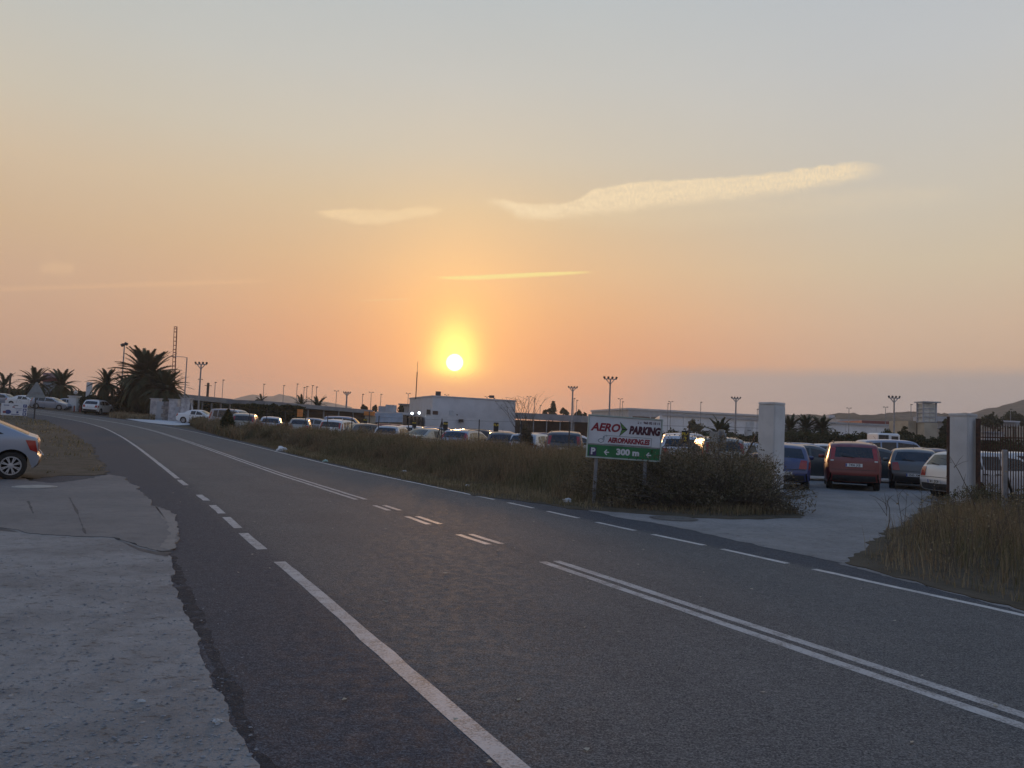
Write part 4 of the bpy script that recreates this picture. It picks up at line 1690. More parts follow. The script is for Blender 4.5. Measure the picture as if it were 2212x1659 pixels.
# ---- right: terminal and the long white wall
def terminal():
    t = thing('terminal_building', 'long pale industrial building with a dark band, rising behind the green and white sign', 'building')
    d0, d1 = 250, 268
    A, B = D(1358, 881, d0), D(1640, 893.5, d1)
    L_ = D(1278, 888, 290)
    back = Vector((L_.x - A.x, L_.y - A.y, 0))
    C_ = B + back
    z = A.z
    MB().prism([(A.x, A.y), (B.x, B.y), (C_.x, C_.y), (L_.x, L_.y)], -1, z - .6).build('wall', GREYW, t)
    ov = [(A.x - .4, A.y - .4), (B.x + .3, B.y - .4), (C_.x + .4, C_.y + .4), (L_.x - .4, L_.y + .4)]
    MB().prism(ov, z - .6, z).build('roof', WHITEW, t)
    n = 7
    for i in range(n):
        f0, f1 = .03 + .93 * i / n, .03 + .93 * (i + .93) / n
        a, b = A.lerp(B, f0), A.lerp(B, f1)
        zt, zb = z - 2.6 - .3 * i / n, z - 5.6 + .42 * i
        dr = (b - a).normalized()
        nr = Vector((dr.y, -dr.x, 0)) * .12
        MB().prism([(a.x + nr.x, a.y + nr.y), (b.x + nr.x, b.y + nr.y), (b.x - nr.x, b.y - nr.y), (a.x - nr.x, a.y - nr.y)], min(zb, zt - .4), zt).build('dark_band', BROWNW, t)
    f0, f1 = Vector((A.x, A.y, 0)), Vector((A.x, A.y, 0)) + back * .32
    nr = Vector((-.15, -.1, 0))
    MB().prism([(f0.x + nr.x, f0.y + nr.y), (f1.x + nr.x, f1.y + nr.y), (f1.x + .1, f1.y), (f0.x + .1, f0.y)], z - 5.6, z - 2.8).build('side_band', BEIGEW, t)


terminal()
t = thing('warehouse_wall', 'long white warehouse running behind the hedge and the left gate pillar', 'building')
A, B = D(1425, 897, 150), D(1962, 921, 128)
n = 9
for i in range(n):
    a, b = A.lerp(B, i / n), A.lerp(B, (i + 1) / n - .0012)
    z = (a.z + b.z) / 2
    MB().prism([(a.x, a.y), (b.x, b.y), (b.x + 4, b.y + 26), (a.x + 4, a.y + 26)], -1, z + (0 if i < 4 else .05 * (i % 2))).build('wall_bay', M('bright_wall', (0.74, 0.75, 0.78), .75, var=.12, scale=.5), t)
a, b = D(1430, 896.2, 149.6), D(1955, 920.2, 128)
MB().bar(a, b, .25, .3).build('parapet', GREYW, t)

t = thing('low_hall', 'low building with a dark red roof behind the white warehouse, left of the tower', 'building')
part_box('wall', 1868, 1975, 912, 930, 152, 12, GREYW, t)
a = D(1862, 908, 150)
b = D(1978, 913, 150)
MB().prism([(a.x, 150), (b.x, 150), (b.x + 2, 166), (a.x + 2, 166)], a.z - .6, a.z).build('roof', REDST, t)
a, b = D(1815, 905.5, 165), D(1994, 904.5, 165)
MB().prism([(a.x, 165), (b.x, 165), (b.x, 172), (a.x, 172)], a.z - .8, a.z).build('deck', GREYW, t)
t = thing('white_kiosk', 'tiny white box building on the skyline between the pillar and the twin lamps', 'building')
part_box('wall', 1791, 1803, 896, 901, 300, 5, WHITEW, t)
part_box('base', 1788, 1806, 901.2, 903.5, 299, 7, GREYW, t)


def tower():
    t = thing('tower', 'square open concrete tower with a thin overhanging flat roof', 'tower')
    d = 96.0
    x0, x1 = gx(1995, d, 900), gx(2023, d, 900)
    w = x1 - x0
    zt = zof(2009, 868.5, d)
    zb = 0.0
    cx = (x0 + x1) / 2
    zs = [zof(2009, y, d) for y in (946, 912, 901, 891.5, 882.5, 870.2)]
    MB().prism([(x0 + .1, d), (x1 + .1, d), (x1 + .1, d + w), (x0 + .1, d + w)], -.5, zs[1]).build('base', BEIGEW, t)
    for sx in (0, 1):
        for sy in (0, 1):
            MB().bar((x0 + sx * w, d + .1 + sy * (w - .2), zs[1]), (x0 + sx * w, d + .1 + sy * (w - .2), zs[5]), .16).build('column', GREYW, t)
    pm = M('tower_screen', (0.55, 0.53, 0.47), 0.8, var=0.25, scale=2)
    for i in range(1, 5):
        z0, z1 = zs[i] + .06, zs[i + 1] - .06
        for k in range(2):
            xa = x0 + .08 + (w - .16) * k / 2
            MB().box((xa + (w - .16) / 4, d + .10, (z0 + z1) / 2), ((w - .16) / 2 - .05, .06, z1 - z0 - .03)).build('wall_panel', pm, t)
        MB().box((x1 - .12, d + w / 2 + .1, (z0 + z1) / 2), (.06, w - .3, z1 - z0 - .03)).build('wall_panel', pm, t)
        MB().box((x0 + .12, d + w / 2 + .1, (z0 + z1) / 2), (.06, w - .3, z1 - z0 - .03)).build('wall_panel', pm, t)
        MB().box((cx, d + w / 2, zs[i]), (w + .1, w, .10)).build('floor', GREYW, t)
    MB().box((cx + .1, d + w / 2, zt), (w * 1.36, w * 1.4, .14)).build('roof', GREYW, t)


tower()
t = thing('beige_block', 'low beige block standing left of the foot of the tower', 'building')
part_box('wall', 1962, 1979, 909, 945, 98, 5, BEIGEW, t)
part_box('recess', 1979.5, 1994, 911, 945, 99.5, 4, BROWNW, t)
t = thing('pale_shed', 'pale flat shed low on the slope at the far right behind the railings', 'building')
part_box('roof', 2163, 2204, 908, 911, 120, 6, WHITEW, t)
part_box('wall', 2166, 2202, 911.3, 920, 121, 5, GREYW, t)
t = thing('pale_shed', 'low grey white hall between the tower and the right gate pillar', 'building')
part_box('roof', 2024, 2062, 899, 910, 135, 8, GREYW, t)
part_box('wall', 2026, 2060, 910.3, 925, 136, 6, GREYW, t)
t = thing('white_house', 'white building glimpsed through the right-hand railings', 'building')
part_box('wall', 2128, 2168, 934, 950, 70, 5, WHITEW, t)
part_box('roof', 2126, 2170, 931.5, 933.8, 69.6, 5.8, GREYW, t)
t = thing('far_hall', 'pale low hall behind the round tree left of the white building', 'building')
part_box('wall', 862, 884, 874, 895, 170, 8, GREYW, t)
part_box('roof', 860, 886, 871.5, 873.8, 169, 10, ROOFG, t)
t = thing('white_truck', 'white lorry cab parked in front of the hedge right of the red car', 'lorry')
p = D(1905, 962, 60)
zb = 0.03
MB().box((p.x + .1, 60, 1.75), (1.7, 2.0, 1.5), ch=.12).build('cab', P_WHITE, t)
MB().box((p.x - .35, 58.985, 2.0), (.75, .03, .7)).build('windscreen', GLASS, t)
MB().box((p.x + .5, 58.985, 2.0), (.5, .03, .55)).build('side_window', GLASS, t)
MB().box((p.x + .6, 60.2, .78), (3.2, 1.8, .4)).build('chassis', DARKST, t)
for dx in (-.3, 1.6):
    for sy in (-.85, .85):
        wmb = MB()
        wmb.tube([(p.x + dx, 60.2 + sy - .13, .42), (p.x + dx, 60.2 + sy + .13, .42)], .40, 14)
        wmb.build('wheel', RUBBER, t)
car('hatch', gx(1946, 62), 62, 110, P_SILVER, 'small silver car beside the white lorry cab in front of the hedge', FAR)

# ------------------------------------------------------------------ gate pillars
PILL, _k, _b = new_mat('pillar_render')
MATS['pillar_render'] = PILL
_co = _k.coords()
_st = _k.noise(_k.coords(7, 7, .55), 1.0, 5, .65)
_c = _k.mix(_k.rng(_k.noise(_co, 1.4, 4), .35, .7), (.62, .62, .62, 1), (.52, .52, .52, 1))
_c = _k.mix(_k.rng(_st, .58, .82, 0, .5), _c, (.25, .24, .235, 1))
_c = _k.mix(_k.rng(_k.noise(_co, 26, 5, .7), .56, .8, 0, .5), _c, (.30, .29, .28, 1))
_k.L.new(_c, _b.inputs['Base Color'])
_b.inputs['Roughness'].default_value = .9
_k.L.new(_k.bump(_k.noise(_co, 55, 4, .7), .6, .012), _b.inputs['Normal'])


def gate_pillar(px, pyb, pyt, d, w, rz, label):
    p = D(px, pyb, d)
    top = D(px, pyt, d).z
    t = thing('gate_pillar', label, 'pillar', (p.x, p.y, 0), rz, 'white gate pillars of the car park')
    bm = bmesh.new()
    bmesh.ops.create_cube(bm, size=1)
    for v in bm.verts:
        k = 1.0 if v.co.z > 0 else 0.97
        v.co.x *= w * k
        v.co.y *= w * k
        v.co.z = top - .05 if v.co.z > 0 else -.1
    bmesh.ops.bevel(bm, geom=bm.edges[:], offset=.025, segments=2, affect='EDGES')
    bmesh.ops.subdivide_edges(bm, edges=[e for e in bm.edges if e.calc_length() > 1.5], cuts=14)
    for v in bm.verts:
        nz = Vector(noise.noise_vector(v.co * 2.3)) * .008
        v.co += Vector((nz.x, nz.y, 0))
    me = bpy.data.meshes.new('shaft')
    bm.to_mesh(me)
    bm.free()
    link('shaft', me, PILL, t)
    bm = bmesh.new()
    bmesh.ops.create_cube(bm, size=1)
    for v in bm.verts:
        v.co.x *= w * 1.004
        v.co.y *= w * 1.004
        v.co.z = top + .03 if v.co.z > 0 else top - .052
    bmesh.ops.bevel(bm, geom=bm.edges[:], offset=.02, segments=2, affect='EDGES')
    me = bpy.data.meshes.new('cap')
    bm.to_mesh(me)
    bm.free()
    link('cap', me, PILL, t)
    return t


gate_pillar(1664, 1066, 871.5, 23.6, .58, RAD(38), 'tall white square pillar left of the car park entrance, bush at its foot')
gate_pillar(2080, 1090, 896, 21.2, .53, RAD(32), 'white square pillar right of the car park entrance, rusty posts on both sides')
for px, pt, pb, label, w in ((2048.5, 904, 1090, 'rusty angle iron post on the left side of the right gate pillar', .075), (2113, 908, 1092, 'broad rusty gate post on the right side of the right gate pillar', .13)):
    a, b = D(px, pb, 20.9), D(px, pt, 20.9)
    o = MB().box((0, 0, (b.z + .1) / 2), (w, .02, b.z + .1)).box((w / 2 - .01, .05, (b.z + .1) / 2), (.02, .08, b.z + .1)).build('gate_post', RUST, None, loc=(b.x, 20.9, -.05))
    tag(o, label, 'post', 'rusty posts of the gate')


def railing():
    t = thing('railing', 'dark rusty steel railing with spear tips right of the right gate pillar', 'railing')
    a = D(2122, 935, 20.8)
    b = D(2290, 945, 18.6)
    ztop = a.z
    n = 30
    d = (b - a)
    d.z = 0
    for zz in (ztop - .12, .45):
        MB().bar((a.x - .1, a.y, zz), (b.x, b.y, zz), .045, .03).build('rail', RUST, t)
    bar = MB()
    bar.bar((0, 0, .15), (0, 0, ztop + .12), .019)
    bar.add([(-.02, 0, ztop + .12), (.02, 0, ztop + .12), (0, -.012, ztop + .12), (0, 0, ztop + .26)], [(0, 1, 3), (1, 2, 3), (2, 0, 3)])
    me = bar.mesh('bar')
    for i in range(n):
        p = a + d * (i / (n - 1))
        link('bar', me, RUST, t, (p.x, p.y - .03, 0))


railing()
a, b = D(2170, 1128, 17.3), D(2181, 972, 17.3)
t = thing('steel_post', 'grey galvanised steel post standing in the weeds before the railings', 'post', (a.x, 17.3, 0))
MB().box((0, 0, b.z / 2 - .1), (.10, .07, b.z + .2), ch=.008).build('upright', STEELG, t)
MB().bar((.02, .08, b.z - .35), (.95, .95, .1), .05).build('brace', DARKST, t)


# ------------------------------------------------------------------ wire fence along the weeds
def wire_fence():
    t = thing('wire_fence', 'thin wire fence on dark posts between the weeds and the parked cars', 'fence')
    p0 = Vector((8.1, 24.5, 0))
    p1 = Vector((-20.5, 57.0, 0))
    dirv = (p1 - p0)
    L = dirv.length
    n = 15
    tops = []
    for i in range(n + 1):
        p = p0 + dirv * (i / n)
        z = terr(p.x, p.y)
        h = 2.05
        if i not in (0,):
            MB().tube([(p.x, p.y, z - .2), (p.x, p.y, z + h)], .028, 6).build('post', DARKST, t)
        tops.append(Vector((p.x, p.y, z)))
    for hh in (.5, 1.0, 1.5, 1.98):
        w = MB()
        w.tube([q + Vector((0, 0, hh)) for q in tops], .0045, 4)
        w.build('wire', DARKST, t)
    for i in (6,):
        q = tops[i]
        dv = dirv.normalized() * .75
        for s in (-1, 1):
            MB().tube([q + Vector((0, 0, 1.95)), q + dv * s + Vector((0, 0, 0.0))], .026, 6).build('brace', DARKST, t)


wire_fence()
a = D(1634, 950, 25.6)
o = MB().tube([D(1600, 1003, 26.2), D(1634, 940, 25.6)], .03, 6).build('fence_brace', DARKST)
tag(o, 'slanting dark steel brace leaning on the left gate pillar', 'brace')


# row markers on posts
def marker(px, pt, pb, wpx, d, txt, label, pyb):
    a, b = D(px - wpx / 2, pb, d), D(px + wpx / 2, pt, d)
    zg = terr(a.x, d)
    cx = (a.x + b.x) / 2
    t = thing('row_marker', label, 'sign', (cx, d, zg), 0, 'black row markers among the parked cars')
    w, h = b.x - a.x, b.z - a.z
    MB().box((0, 0, a.z - zg + h / 2), (w, .05, h), ch=.01).build('panel', INK, t)
    MB().bar((0, .04, -.1), (0, .04, a.z - zg + h * .8), .05).build('post', STEELG if txt else DARKST, t)
    ye = M('yellow_print', (0.75, 0.55, 0.05), 0.6)
    q = link('lettering', text_mesh('FILA', h * .30, ye, 'lettering', bold=.004), None, t, (0, -.028, a.z - zg + h * .74), (RAD(90), 0, 0))
    if txt:
        link('lettering', text_mesh(txt, h * .50, ye, 'lettering', bold=.006), None, t, (0, -.028, a.z - zg + h * .32), (RAD(90), 0, 0))
    return t


marker(1480, 931, 957, 16.5, 27.5, '2', 'black row marker with a yellow number 2, right of the green and white sign', 1000)
marker(1071.5, 913, 934, 11.5, 42, '', 'black row marker at the right end of the weeds row, under the white wall', 950)
marker(962.5, 911, 928, 10.5, 46, '', 'black row marker below the small dark window of the white building', 950)
marker(895, 910, 924, 9.5, 50, '', 'black row marker in front of the glazed entrance', 945)
marker(789, 904, 917, 8.5, 55, '', 'black row marker right of the boxy white car', 940)


# ------------------------------------------------------------------ the big sign
def billboard():
    d = 17.45
    g = D(1287, 1090, d)
    TL, TR, BR, BL = D(1271.3, 895.6, d), D(1431.5, 906.4, d), D(1427.6, 996.7, d), D(1264.8, 987.6, d)
    W_ = ((TR - TL).length + (BR - BL).length) / 2
    H_ = ((TL - BL).length + (TR - BR).length) / 2
    c = (TL + TR + BR + BL) / 4
    t = thing('roadside_sign', 'green and white parking sign on two grey posts leaning slightly to the right', 'sign', (c.x, d, c.z))
    t.rotation_euler = (0, RAD(1.8), RAD(4))
    white = M('sign_white', (0.62, 0.63, 0.66), 0.5, var=0.10, scale=3)
    green = M('sign_green', (0.018, 0.16, 0.055), 0.5, var=0.2, scale=3)
    red = M('sign_red', (0.26, 0.012, 0.03), 0.55)
    dk = M('sign_maroon', (0.07, 0.012, 0.028), 0.55)
    lgreen = M('sign_leaf_green', (0.09, 0.22, 0.05), 0.55)
    violet = M('sign_violet', (0.045, 0.03, 0.12), 0.55)
    teal = M('sign_teal', (0.07, 0.12, 0.15), 0.55)
    MB().box((0, 0.01, 0), (W_, .03, H_)).build('backing', STEELG, t)
    gh = H_ * .30
    MB().box((0, -.008, gh / 2), (W_ - .05, .012, H_ - gh - .05)).build('white_panel', white, t)
    MB().box((0, -.008, -H_ / 2 + gh / 2 + .012), (W_ - .05, .012, gh - .03)).build('green_panel', green, t)
    fm = M('sign_frame', (0.42, 0.50, 0.46), 0.5)
    for z in (-1, 1):
        MB().box((0, -.012, z * (H_ / 2 - .006)), (W_ + .02, .045, .026)).build('frame', fm, t)
        MB().box((z * (W_ / 2 - .006), -.012, 0), (.026, .043, H_ - .03)).build('frame', fm, t)

    def X(u):
        return -W_ / 2 + u * W_

    def Z(v):
        return H_ / 2 - v * H_
    f = -.0165

    def txt(s, u, v, h, m, **kw):
        link('lettering', text_mesh(s, h, m, 'lettering', **kw), None, t, (X(u), f, Z(v)), (RAD(90), 0, 0))
    def fit(s, u0, u1, v0, v1, m, **kw):
        me = text_mesh(s, .2, m, 'lettering', **kw)
        xs, ys = [v.co.x for v in me.vertices], [v.co.y for v in me.vertices]
        sx = (u1 - u0) * W_ / (max(xs) - min(xs))
        sy = (v1 - v0) * H_ / (max(ys) - min(ys))
        o = link('lettering', me, m, t, (X(u0) - min(xs) * sx, f, Z(v1) - min(ys) * sy), (RAD(90), 0, 0))
        o.scale = (sx, sy, 1)
    fit('AERO', .035, .435, .175, .375, red, bold=.008, shear=.25)
    fit('PARKING', .555, .985, .195, .40, dk, bold=.014, shear=.2)
    fit('965 02 15 11', .745, .965, .075, .135, dk, bold=.008)
    fit('AEROPARKING.ES', .275, .845, .50, .63, red, bold=.011, shear=.15)
    fit('300 m', .40, .71, .755, .91, white, bold=.010)
    # telephone mark
    k = MB()
    k.box((X(.675), f, Z(.127)), (.026, .004, .020)).box((X(.675), f, Z(.095)), (.040, .004, .009)).box((X(.708), f, Z(.115)), (.014, .004, .030))
    k.build('telephone_mark', dk, t)
    # arrow emblem: two folded wings
    for s in (1, -1):
        pts = [(.425, .12 if s > 0 else .47), (.535, .295), (.455, .295)]
        a_ = [(X(u), Z(v)) for u, v in pts]
        cx, cz = sum(p[0] for p in a_) / 3, sum(p[1] for p in a_) / 3
        for sc, m, ff in ((1.0, INK, f), (.72, lgreen, f - .003)):
            q = [(cx + (x - cx) * sc, cz + (z - cz) * sc) for x, z in a_]
            MB().add([(x, ff, z) for x, z in q] + [(x, ff + .002, z) for x, z in q], [(0, 1, 2), (5, 4, 3), (0, 3, 4, 1), (1, 4, 5, 2), (2, 5, 3, 0)]).build('emblem', m, t)
    # box round the address and the pointing hand
    bx = MB()
    for (u0, v0), (u1, v1) in (((.25, .465), (.865, .465)), ((.865, .465), (.865, .665)), ((.23, .665), (.865, .665))):
        bx.bar((X(u0), f, Z(v0)), (X(u1), f, Z(v1)), .007, .003, up=(0, 1, 0))
    bx.build('border_line', teal, t)
    hd = MB()
    hp = [(u - .02, v - .01) for u, v in [(.175, .585), (.19, .56), (.205, .555), (.225, .575), (.238, .50), (.246, .50), (.243, .575), (.24, .62), (.205, .655), (.175, .63), (.165, .60), (.175, .585)]]
    for p_, q_ in zip(hp, hp[1:]):
        hd.bar((X(p_[0]), f, Z(p_[1])), (X(q_[0]), f, Z(q_[1])), .010, .003, up=(0, 1, 0))
    for u0, v0, u1, v1 in ((.236, .48, .230, .455), (.246, .478, .252, .45), (.254, .49, .266, .475)):
        hd.bar((X(u0), f, Z(v0)), (X(u1), f, Z(v1)), .007, .003, up=(0, 1, 0))
    hd.build('hand_mark', teal, t)
    MB().box((X(.085), f + .002, Z(.86)), (.16, .006, .19)).build('parking_square', violet, t)
    link('lettering', text_mesh('P', .20, white, 'lettering', bold=.008), None, t, (X(.085), f - .003, Z(.86)), (RAD(90), 0, 0))
    for u in (.27, .84):
        ar = MB()
        x, z = X(u), Z(.86 if u < .5 else .865)
        ar.bar((x - .05, f, z), (x + .055, f, z), .026, .004, up=(0, 1, 0))
        for s in (-1, 1):
            ar.bar((x - .055, f - .001, z - .005 * s), (x + .005, f - .001, z + s * .058), .024, .004, up=(0, 1, 0))
        ar.build('arrow', white, t)
    zg = -c.z - .1
    pm = M('post_grey', (0.24, 0.25, 0.27), 0.6, metal=0.3, var=0.3, scale=5)
    for u in (.145, .81):
        MB().box((X(u), .055, (zg - H_ * .4) / 2 + H_ * .2), (.072, .055, -zg + H_ * .8), ch=.006).build('post', pm, t)


billboard()


# back of the stop sign and a second plate
def stop_back():
    d = 24.0
    p = D(1553, 951, d)
    zt = p.z
    t = thing('stop_sign', 'back of an octagonal sign on a grey post standing in the bush', 'sign', (p.x, d, 0), RAD(-78))
    r = .37
    oc = [(r * math.cos(RAD(22.5 + 45 * i)), r * math.sin(RAD(22.5 + 45 * i))) for i in range(8)]
    mb = MB()
    mb.add([(x, .06, zt + z) for x, z in oc] + [(x, .075, zt + z) for x, z in oc], [tuple(range(8)), tuple(range(15, 7, -1))] + [(i, i + 8, (i + 1) % 8 + 8, (i + 1) % 8) for i in range(8)])
    mb.build('plate', M('sign_back', (0.26, 0.29, 0.31), 0.5, metal=0.3, var=0.15), t)
    MB().box((0, 0, (zt + .3) / 2), (.08, .06, zt + .3)).build('post', STEELG, t)
    for dz in (-.12, .14):
        MB().box((0, .035, zt + dz), (.5, .03, .03)).build('bracket', STEELG, t)
    p = D(1541, 954, d - .2)
    o = thing('plate_sign', 'small grey plate seen from behind, just left of the octagonal sign', 'sign', (p.x, d - .3, 0), RAD(-52))
    MB().box((0, 0, p.z), (.36, .02, .62), ch=.008).build('plate', M('sign_back', (0.26, 0.29, 0.31)), o)
    MB().box((0, .03, p.z / 2), (.06, .04, p.z)).build('post', STEELG, o)


stop_back()
p = D(1618, 926, 25.5)
t = thing('notice_sheet', 'crumpled white notice sheet hanging on the fence left of the left gate pillar', 'notice', (p.x, 25.5, p.z))
mb = MB()
nx_, nz_ = 6, 9
for j in range(nz_ + 1):
    for i in range(nx_ + 1):
        x = (i / nx_ - .5) * .27
        z = (j / nz_ - .5) * .46
        mb.v.append((x + .02 * math.sin(z * 9), .02 * math.sin(x * 30 + z * 8), z + .02 * math.sin(x * 18)))
for j in range(nz_):
    for i in range(nx_):
        a = j * (nx_ + 1) + i
        mb.f.append((a, a + 1, a + nx_ + 2, a + nx_ + 1))
mb.build('sheet', M('notice_white', (0.6, 0.6, 0.6), 0.7), t, smooth=60)
pm_ = MB().box((0, -.025, -.06), (.13, .004, .012)).build('printed_line', INK, t)


# ------------------------------------------------------------------ left: warning sign, notice board, walls, totem
def warning_back():
    d = 62.0
    p = D(77, 859, d)
    g = terr(p.x, d)
    t = thing('warning_sign', 'triangular warning sign seen from behind on a dark post by the left verge', 'sign', (p.x, d, g), RAD(25))
    b0 = p.z - g
    s = .72
    pts = [(-s, b0), (s, b0), (0.05, b0 + 1.25), (-.05, b0 + 1.25)]
    MB().add([(x, 0, z) for x, z in pts] + [(x, .03, z) for x, z in pts], [(0, 1, 2, 3), (7, 6, 5, 4), (0, 4, 5, 1), (1, 5, 6, 2), (2, 6, 7, 3), (3, 7, 4, 0)]).build('plate', M('sign_back', (0.2, .2, .2)), t)
    MB().box((0, .06, b0 / 2 + .3), (.10, .06, b0 + .9)).build('post', DARKST, t)
    MB().box((0, -.03, b0 + .4), (.9, .04, .05)).build('bracket', STEELG, t)


warning_back()


def notice_board():
    d = 60.0
    a, b = D(4, 898, d), D(57, 871, d)
    zg = terr(a.x, d)
    cx, cz = (a.x + b.x) / 2, (a.z + b.z) / 2
    w, h = b.x - a.x, b.z - a.z
    h = D(30, 872, d).z - D(30, 898, d).z
    t = thing('notice_board', 'white roadside board with blue and red print and three blue squares at its right side', 'sign', (cx, d, cz), RAD(0))
    t.rotation_euler = (0, RAD(.5), RAD(12))
    wm = M('board_white', (0.66, 0.67, 0.70), 0.5, var=0.08)
    blue = M('board_blue', (0.03, 0.06, 0.22), 0.5)
    redm = M('board_red', (0.25, 0.05, 0.07), 0.5)
    MB().box((0, 0, 0), (w, .04, h), ch=.01).build('panel', wm, t)
    for i, z in enumerate((.32, -.02, -.34)):
        MB().box((w * .41, -.024, z * h), (.26, .008, .24)).build('blue_square', blue, t)
        link('lettering', text_mesh('P' if i == 0 else ('i' if i == 1 else '24'), .16, wm, 'lettering', bold=.004), None, t, (w * .41, -.030, z * h), (RAD(90), 0, 0)) if i == 0 else MB().box((w * .41, -.030, z * h), (.13, .004, .10)).build('symbol', wm, t)
    for x, z, ww, hh, m in ((-.30, .33, .26, .06, blue), (.06, .34, .22, .05, INK), (-.02, .20, .12, .10, redm), (.16, .08, .36, .03, blue), (.18, -.04, .28, .03, blue), (.14, -.22, .10, .16, blue), (-.36, -.24, .14, .18, redm), (.06, -.40, .40, .05, blue)):
        MB().box((x * w, -.023, z * h), (ww * w * .8, .006, hh * h)).build('print_line', m, t)
    n = 18
    r = .17
    MB().add([(-w * .22 + r * 1.3 * math.cos(2 * math.pi * i / n), -.0235, -h * .22 + r * math.sin(2 * math.pi * i / n)) for i in range(n)], [tuple(range(n))]).build('round_mark', blue, t)
    for x in (-.42, 0, .42):
        MB().bar((x * w, .05, -cz + zg - .1), (x * w, .05, h * .3), .07).build('post', STEELG, t)


notice_board()


def wall_left():
    t = thing('boundary_wall', 'weathered stone and plaster wall with white pillars beside the pale concrete apron', 'wall')
    pts = [(338, 862, 907), (378, 863.5, 910), (404, 861.5, 911)]
    d = 86.0
    tops = [D(px, py, d - i * 1.5) for i, (px, py, pb) in enumerate(pts)]
    z0 = min(terr(q.x, q.y) for q in tops) - .4
    wp = M('pillar_plaster', (0.52, 0.50, 0.50), 0.85, col2=(0.30, 0.28, 0.29), scale=2.2)
    for q in tops:
        MB().box((q.x, q.y, (q.z + z0) / 2), (.95, .8, q.z - z0), ch=.03).build('pillar', wp, t)
        MB().box((q.x, q.y, q.z + .04), (1.1, .95, .08)).build('pillar_cap', wp, t)
    for i, m in ((0, STONEW), (1, M('faded_plaster', (0.40, 0.37, 0.38), 0.9, col2=(0.26, 0.24, 0.26), scale=1.2, bump=.3))):
        a, b = tops[i], tops[i + 1]
        x0, x1 = a.x + .48, b.x - .48
        zt = a.z - (.25 if i == 0 else .75)
        # courses of rough blocks
        rows, cols = 6, 4
        for r in range(rows):
            for k in range(cols):
                sh = .5 * (r % 2) / cols
                f0, f1 = max(0, (k / cols) - sh * .5), min(1, ((k + 1) / cols) - sh * .5 if k < cols - 1 else 1)
                xa, xb = x0 + (x1 - x0) * f0, x0 + (x1 - x0) * f1
                za, zb = z0 + (zt - z0) * r / rows, z0 + (zt - z0) * (r + 1) / rows
                ya = a.y + (b.y - a.y) * (f0 + f1) / 2
                jy = noise.noise((r * 3.1, k * 1.7, i)) * .04
                MB().box(((xa + xb) / 2, ya + jy, (za + zb) / 2), (xb - xa - .03, .42, zb - za - .03), ch=.03).build('stone', m, t)
        MB().box(((x0 + x1) / 2, (a.y + b.y) / 2 + .1, (z0 + zt) / 2), (x1 - x0 + .1, .2, zt - z0 - .06)).build('mortar', GREYW, t)
    q = tops[2]
    MB().add([(q.x + .5, q.y - .1, z0), (q.x + 2.0, q.y - 2.2, z0), (q.x + .5, q.y - .1, q.z - .4), (q.x + .5, q.y + .1, z0), (q.x + 2.0, q.y - 2.0, z0), (q.x + .5, q.y + .1, q.z - .4)],
             [(0, 1, 2), (5, 4, 3), (0, 3, 4, 1), (1, 4, 5, 2), (2, 5, 3, 0)]).build('wing_wall', wp, t)


wall_left()


def left_gateway():
    d = 97.0
    a = D(159, 888, d)
    zt = zof(159, 857, d)
    zg = terr(a.x, d)
    t = thing('gateway_pillar', 'white pillar with a round lamp on top beside the far white crossover', 'pillar', (a.x, d, zg - .3))
    MB().box((0, 0, (zt - zg + .3) / 2), (1.0, .9, zt - zg + .3), ch=.03).build('shaft', PILL, t)
    MB().box((0, 0, zt - zg + .36), (1.2, 1.1, .12)).build('cap', PILL, t)
    gl = MB()
    lathe(gl, [(-.25, .001), (-.2, .15), (0, .25), (.2, .15), (.25, .001)], 12)
    gl.build('lamp_globe', CLEARL, t, smooth=60, loc=(.1, 0, zt - zg + .85))
    MB().tube([(.1, 0, zt - zg + .42), (.1, 0, zt - zg + .62)], .06, 6).build('lamp_neck', DARKST, t)
    t2 = thing('solid_gate', 'dark grey solid gate between the white pillar and a thin white post', 'gate')
    b, c = D(167, 892, d), D(183, 892, d)
    zt2 = zof(175, 862, d)
    n = 6
    for i in range(n):
        x0, x1 = b.x + (c.x - b.x) * i / n, b.x + (c.x - b.x) * (i + 1) / n
        MB().box(((x0 + x1) / 2, d + .3, (zg + zt2) / 2), (x1 - x0 - .02, .06, zt2 - zg)).build('board', GREYW if i % 2 else ROOFG, t2)
    MB().box(((b.x + c.x) / 2, d + .38, zt2 - .2), (c.x - b.x, .08, .12)).build('rail', DARKST, t2)
    o = MB().box((0, 0, 0), (.5, .5, 4.2)).build('gate_post', PILL, None, loc=(c.x + .35, d, zg + 1.6))
    tag(o, 'slim white post at the right end of the dark grey gate', 'post')


left_gateway()


def totem():
    d = 118.0
    p = D(105, 868, d)
    zt = zof(103, 806, d)
    zg = terr(p.x, d)
    zm = zof(103, 825, d)
    t = thing('advertising_totem', 'grey blue round tower with a red and white top standing among the palms', 'tower', (p.x, d, zg))
    MB().tube([(0, 0, -.5), (0, 0, (zm - zg) * .5), (.1, 0, zm - zg)], [1.35, 1.2, 1.05], 20).build('shaft', M('totem_blue', (0.24, 0.29, 0.33), .6, var=.2), t, smooth=50)
    MB().tube([(.1, 0, zm - zg), (.1, 0, zm - zg + .6)], 1.2, 20).build('red_band', REDST, t, smooth=50)
    MB().tube([(.1, 0, zm - zg + .61), (.1, 0, zt - zg)], 1.12, 20).build('head', M('totem_mauve', (0.35, 0.24, 0.27), .6, var=.35, scale=3), t, smooth=50)


totem()


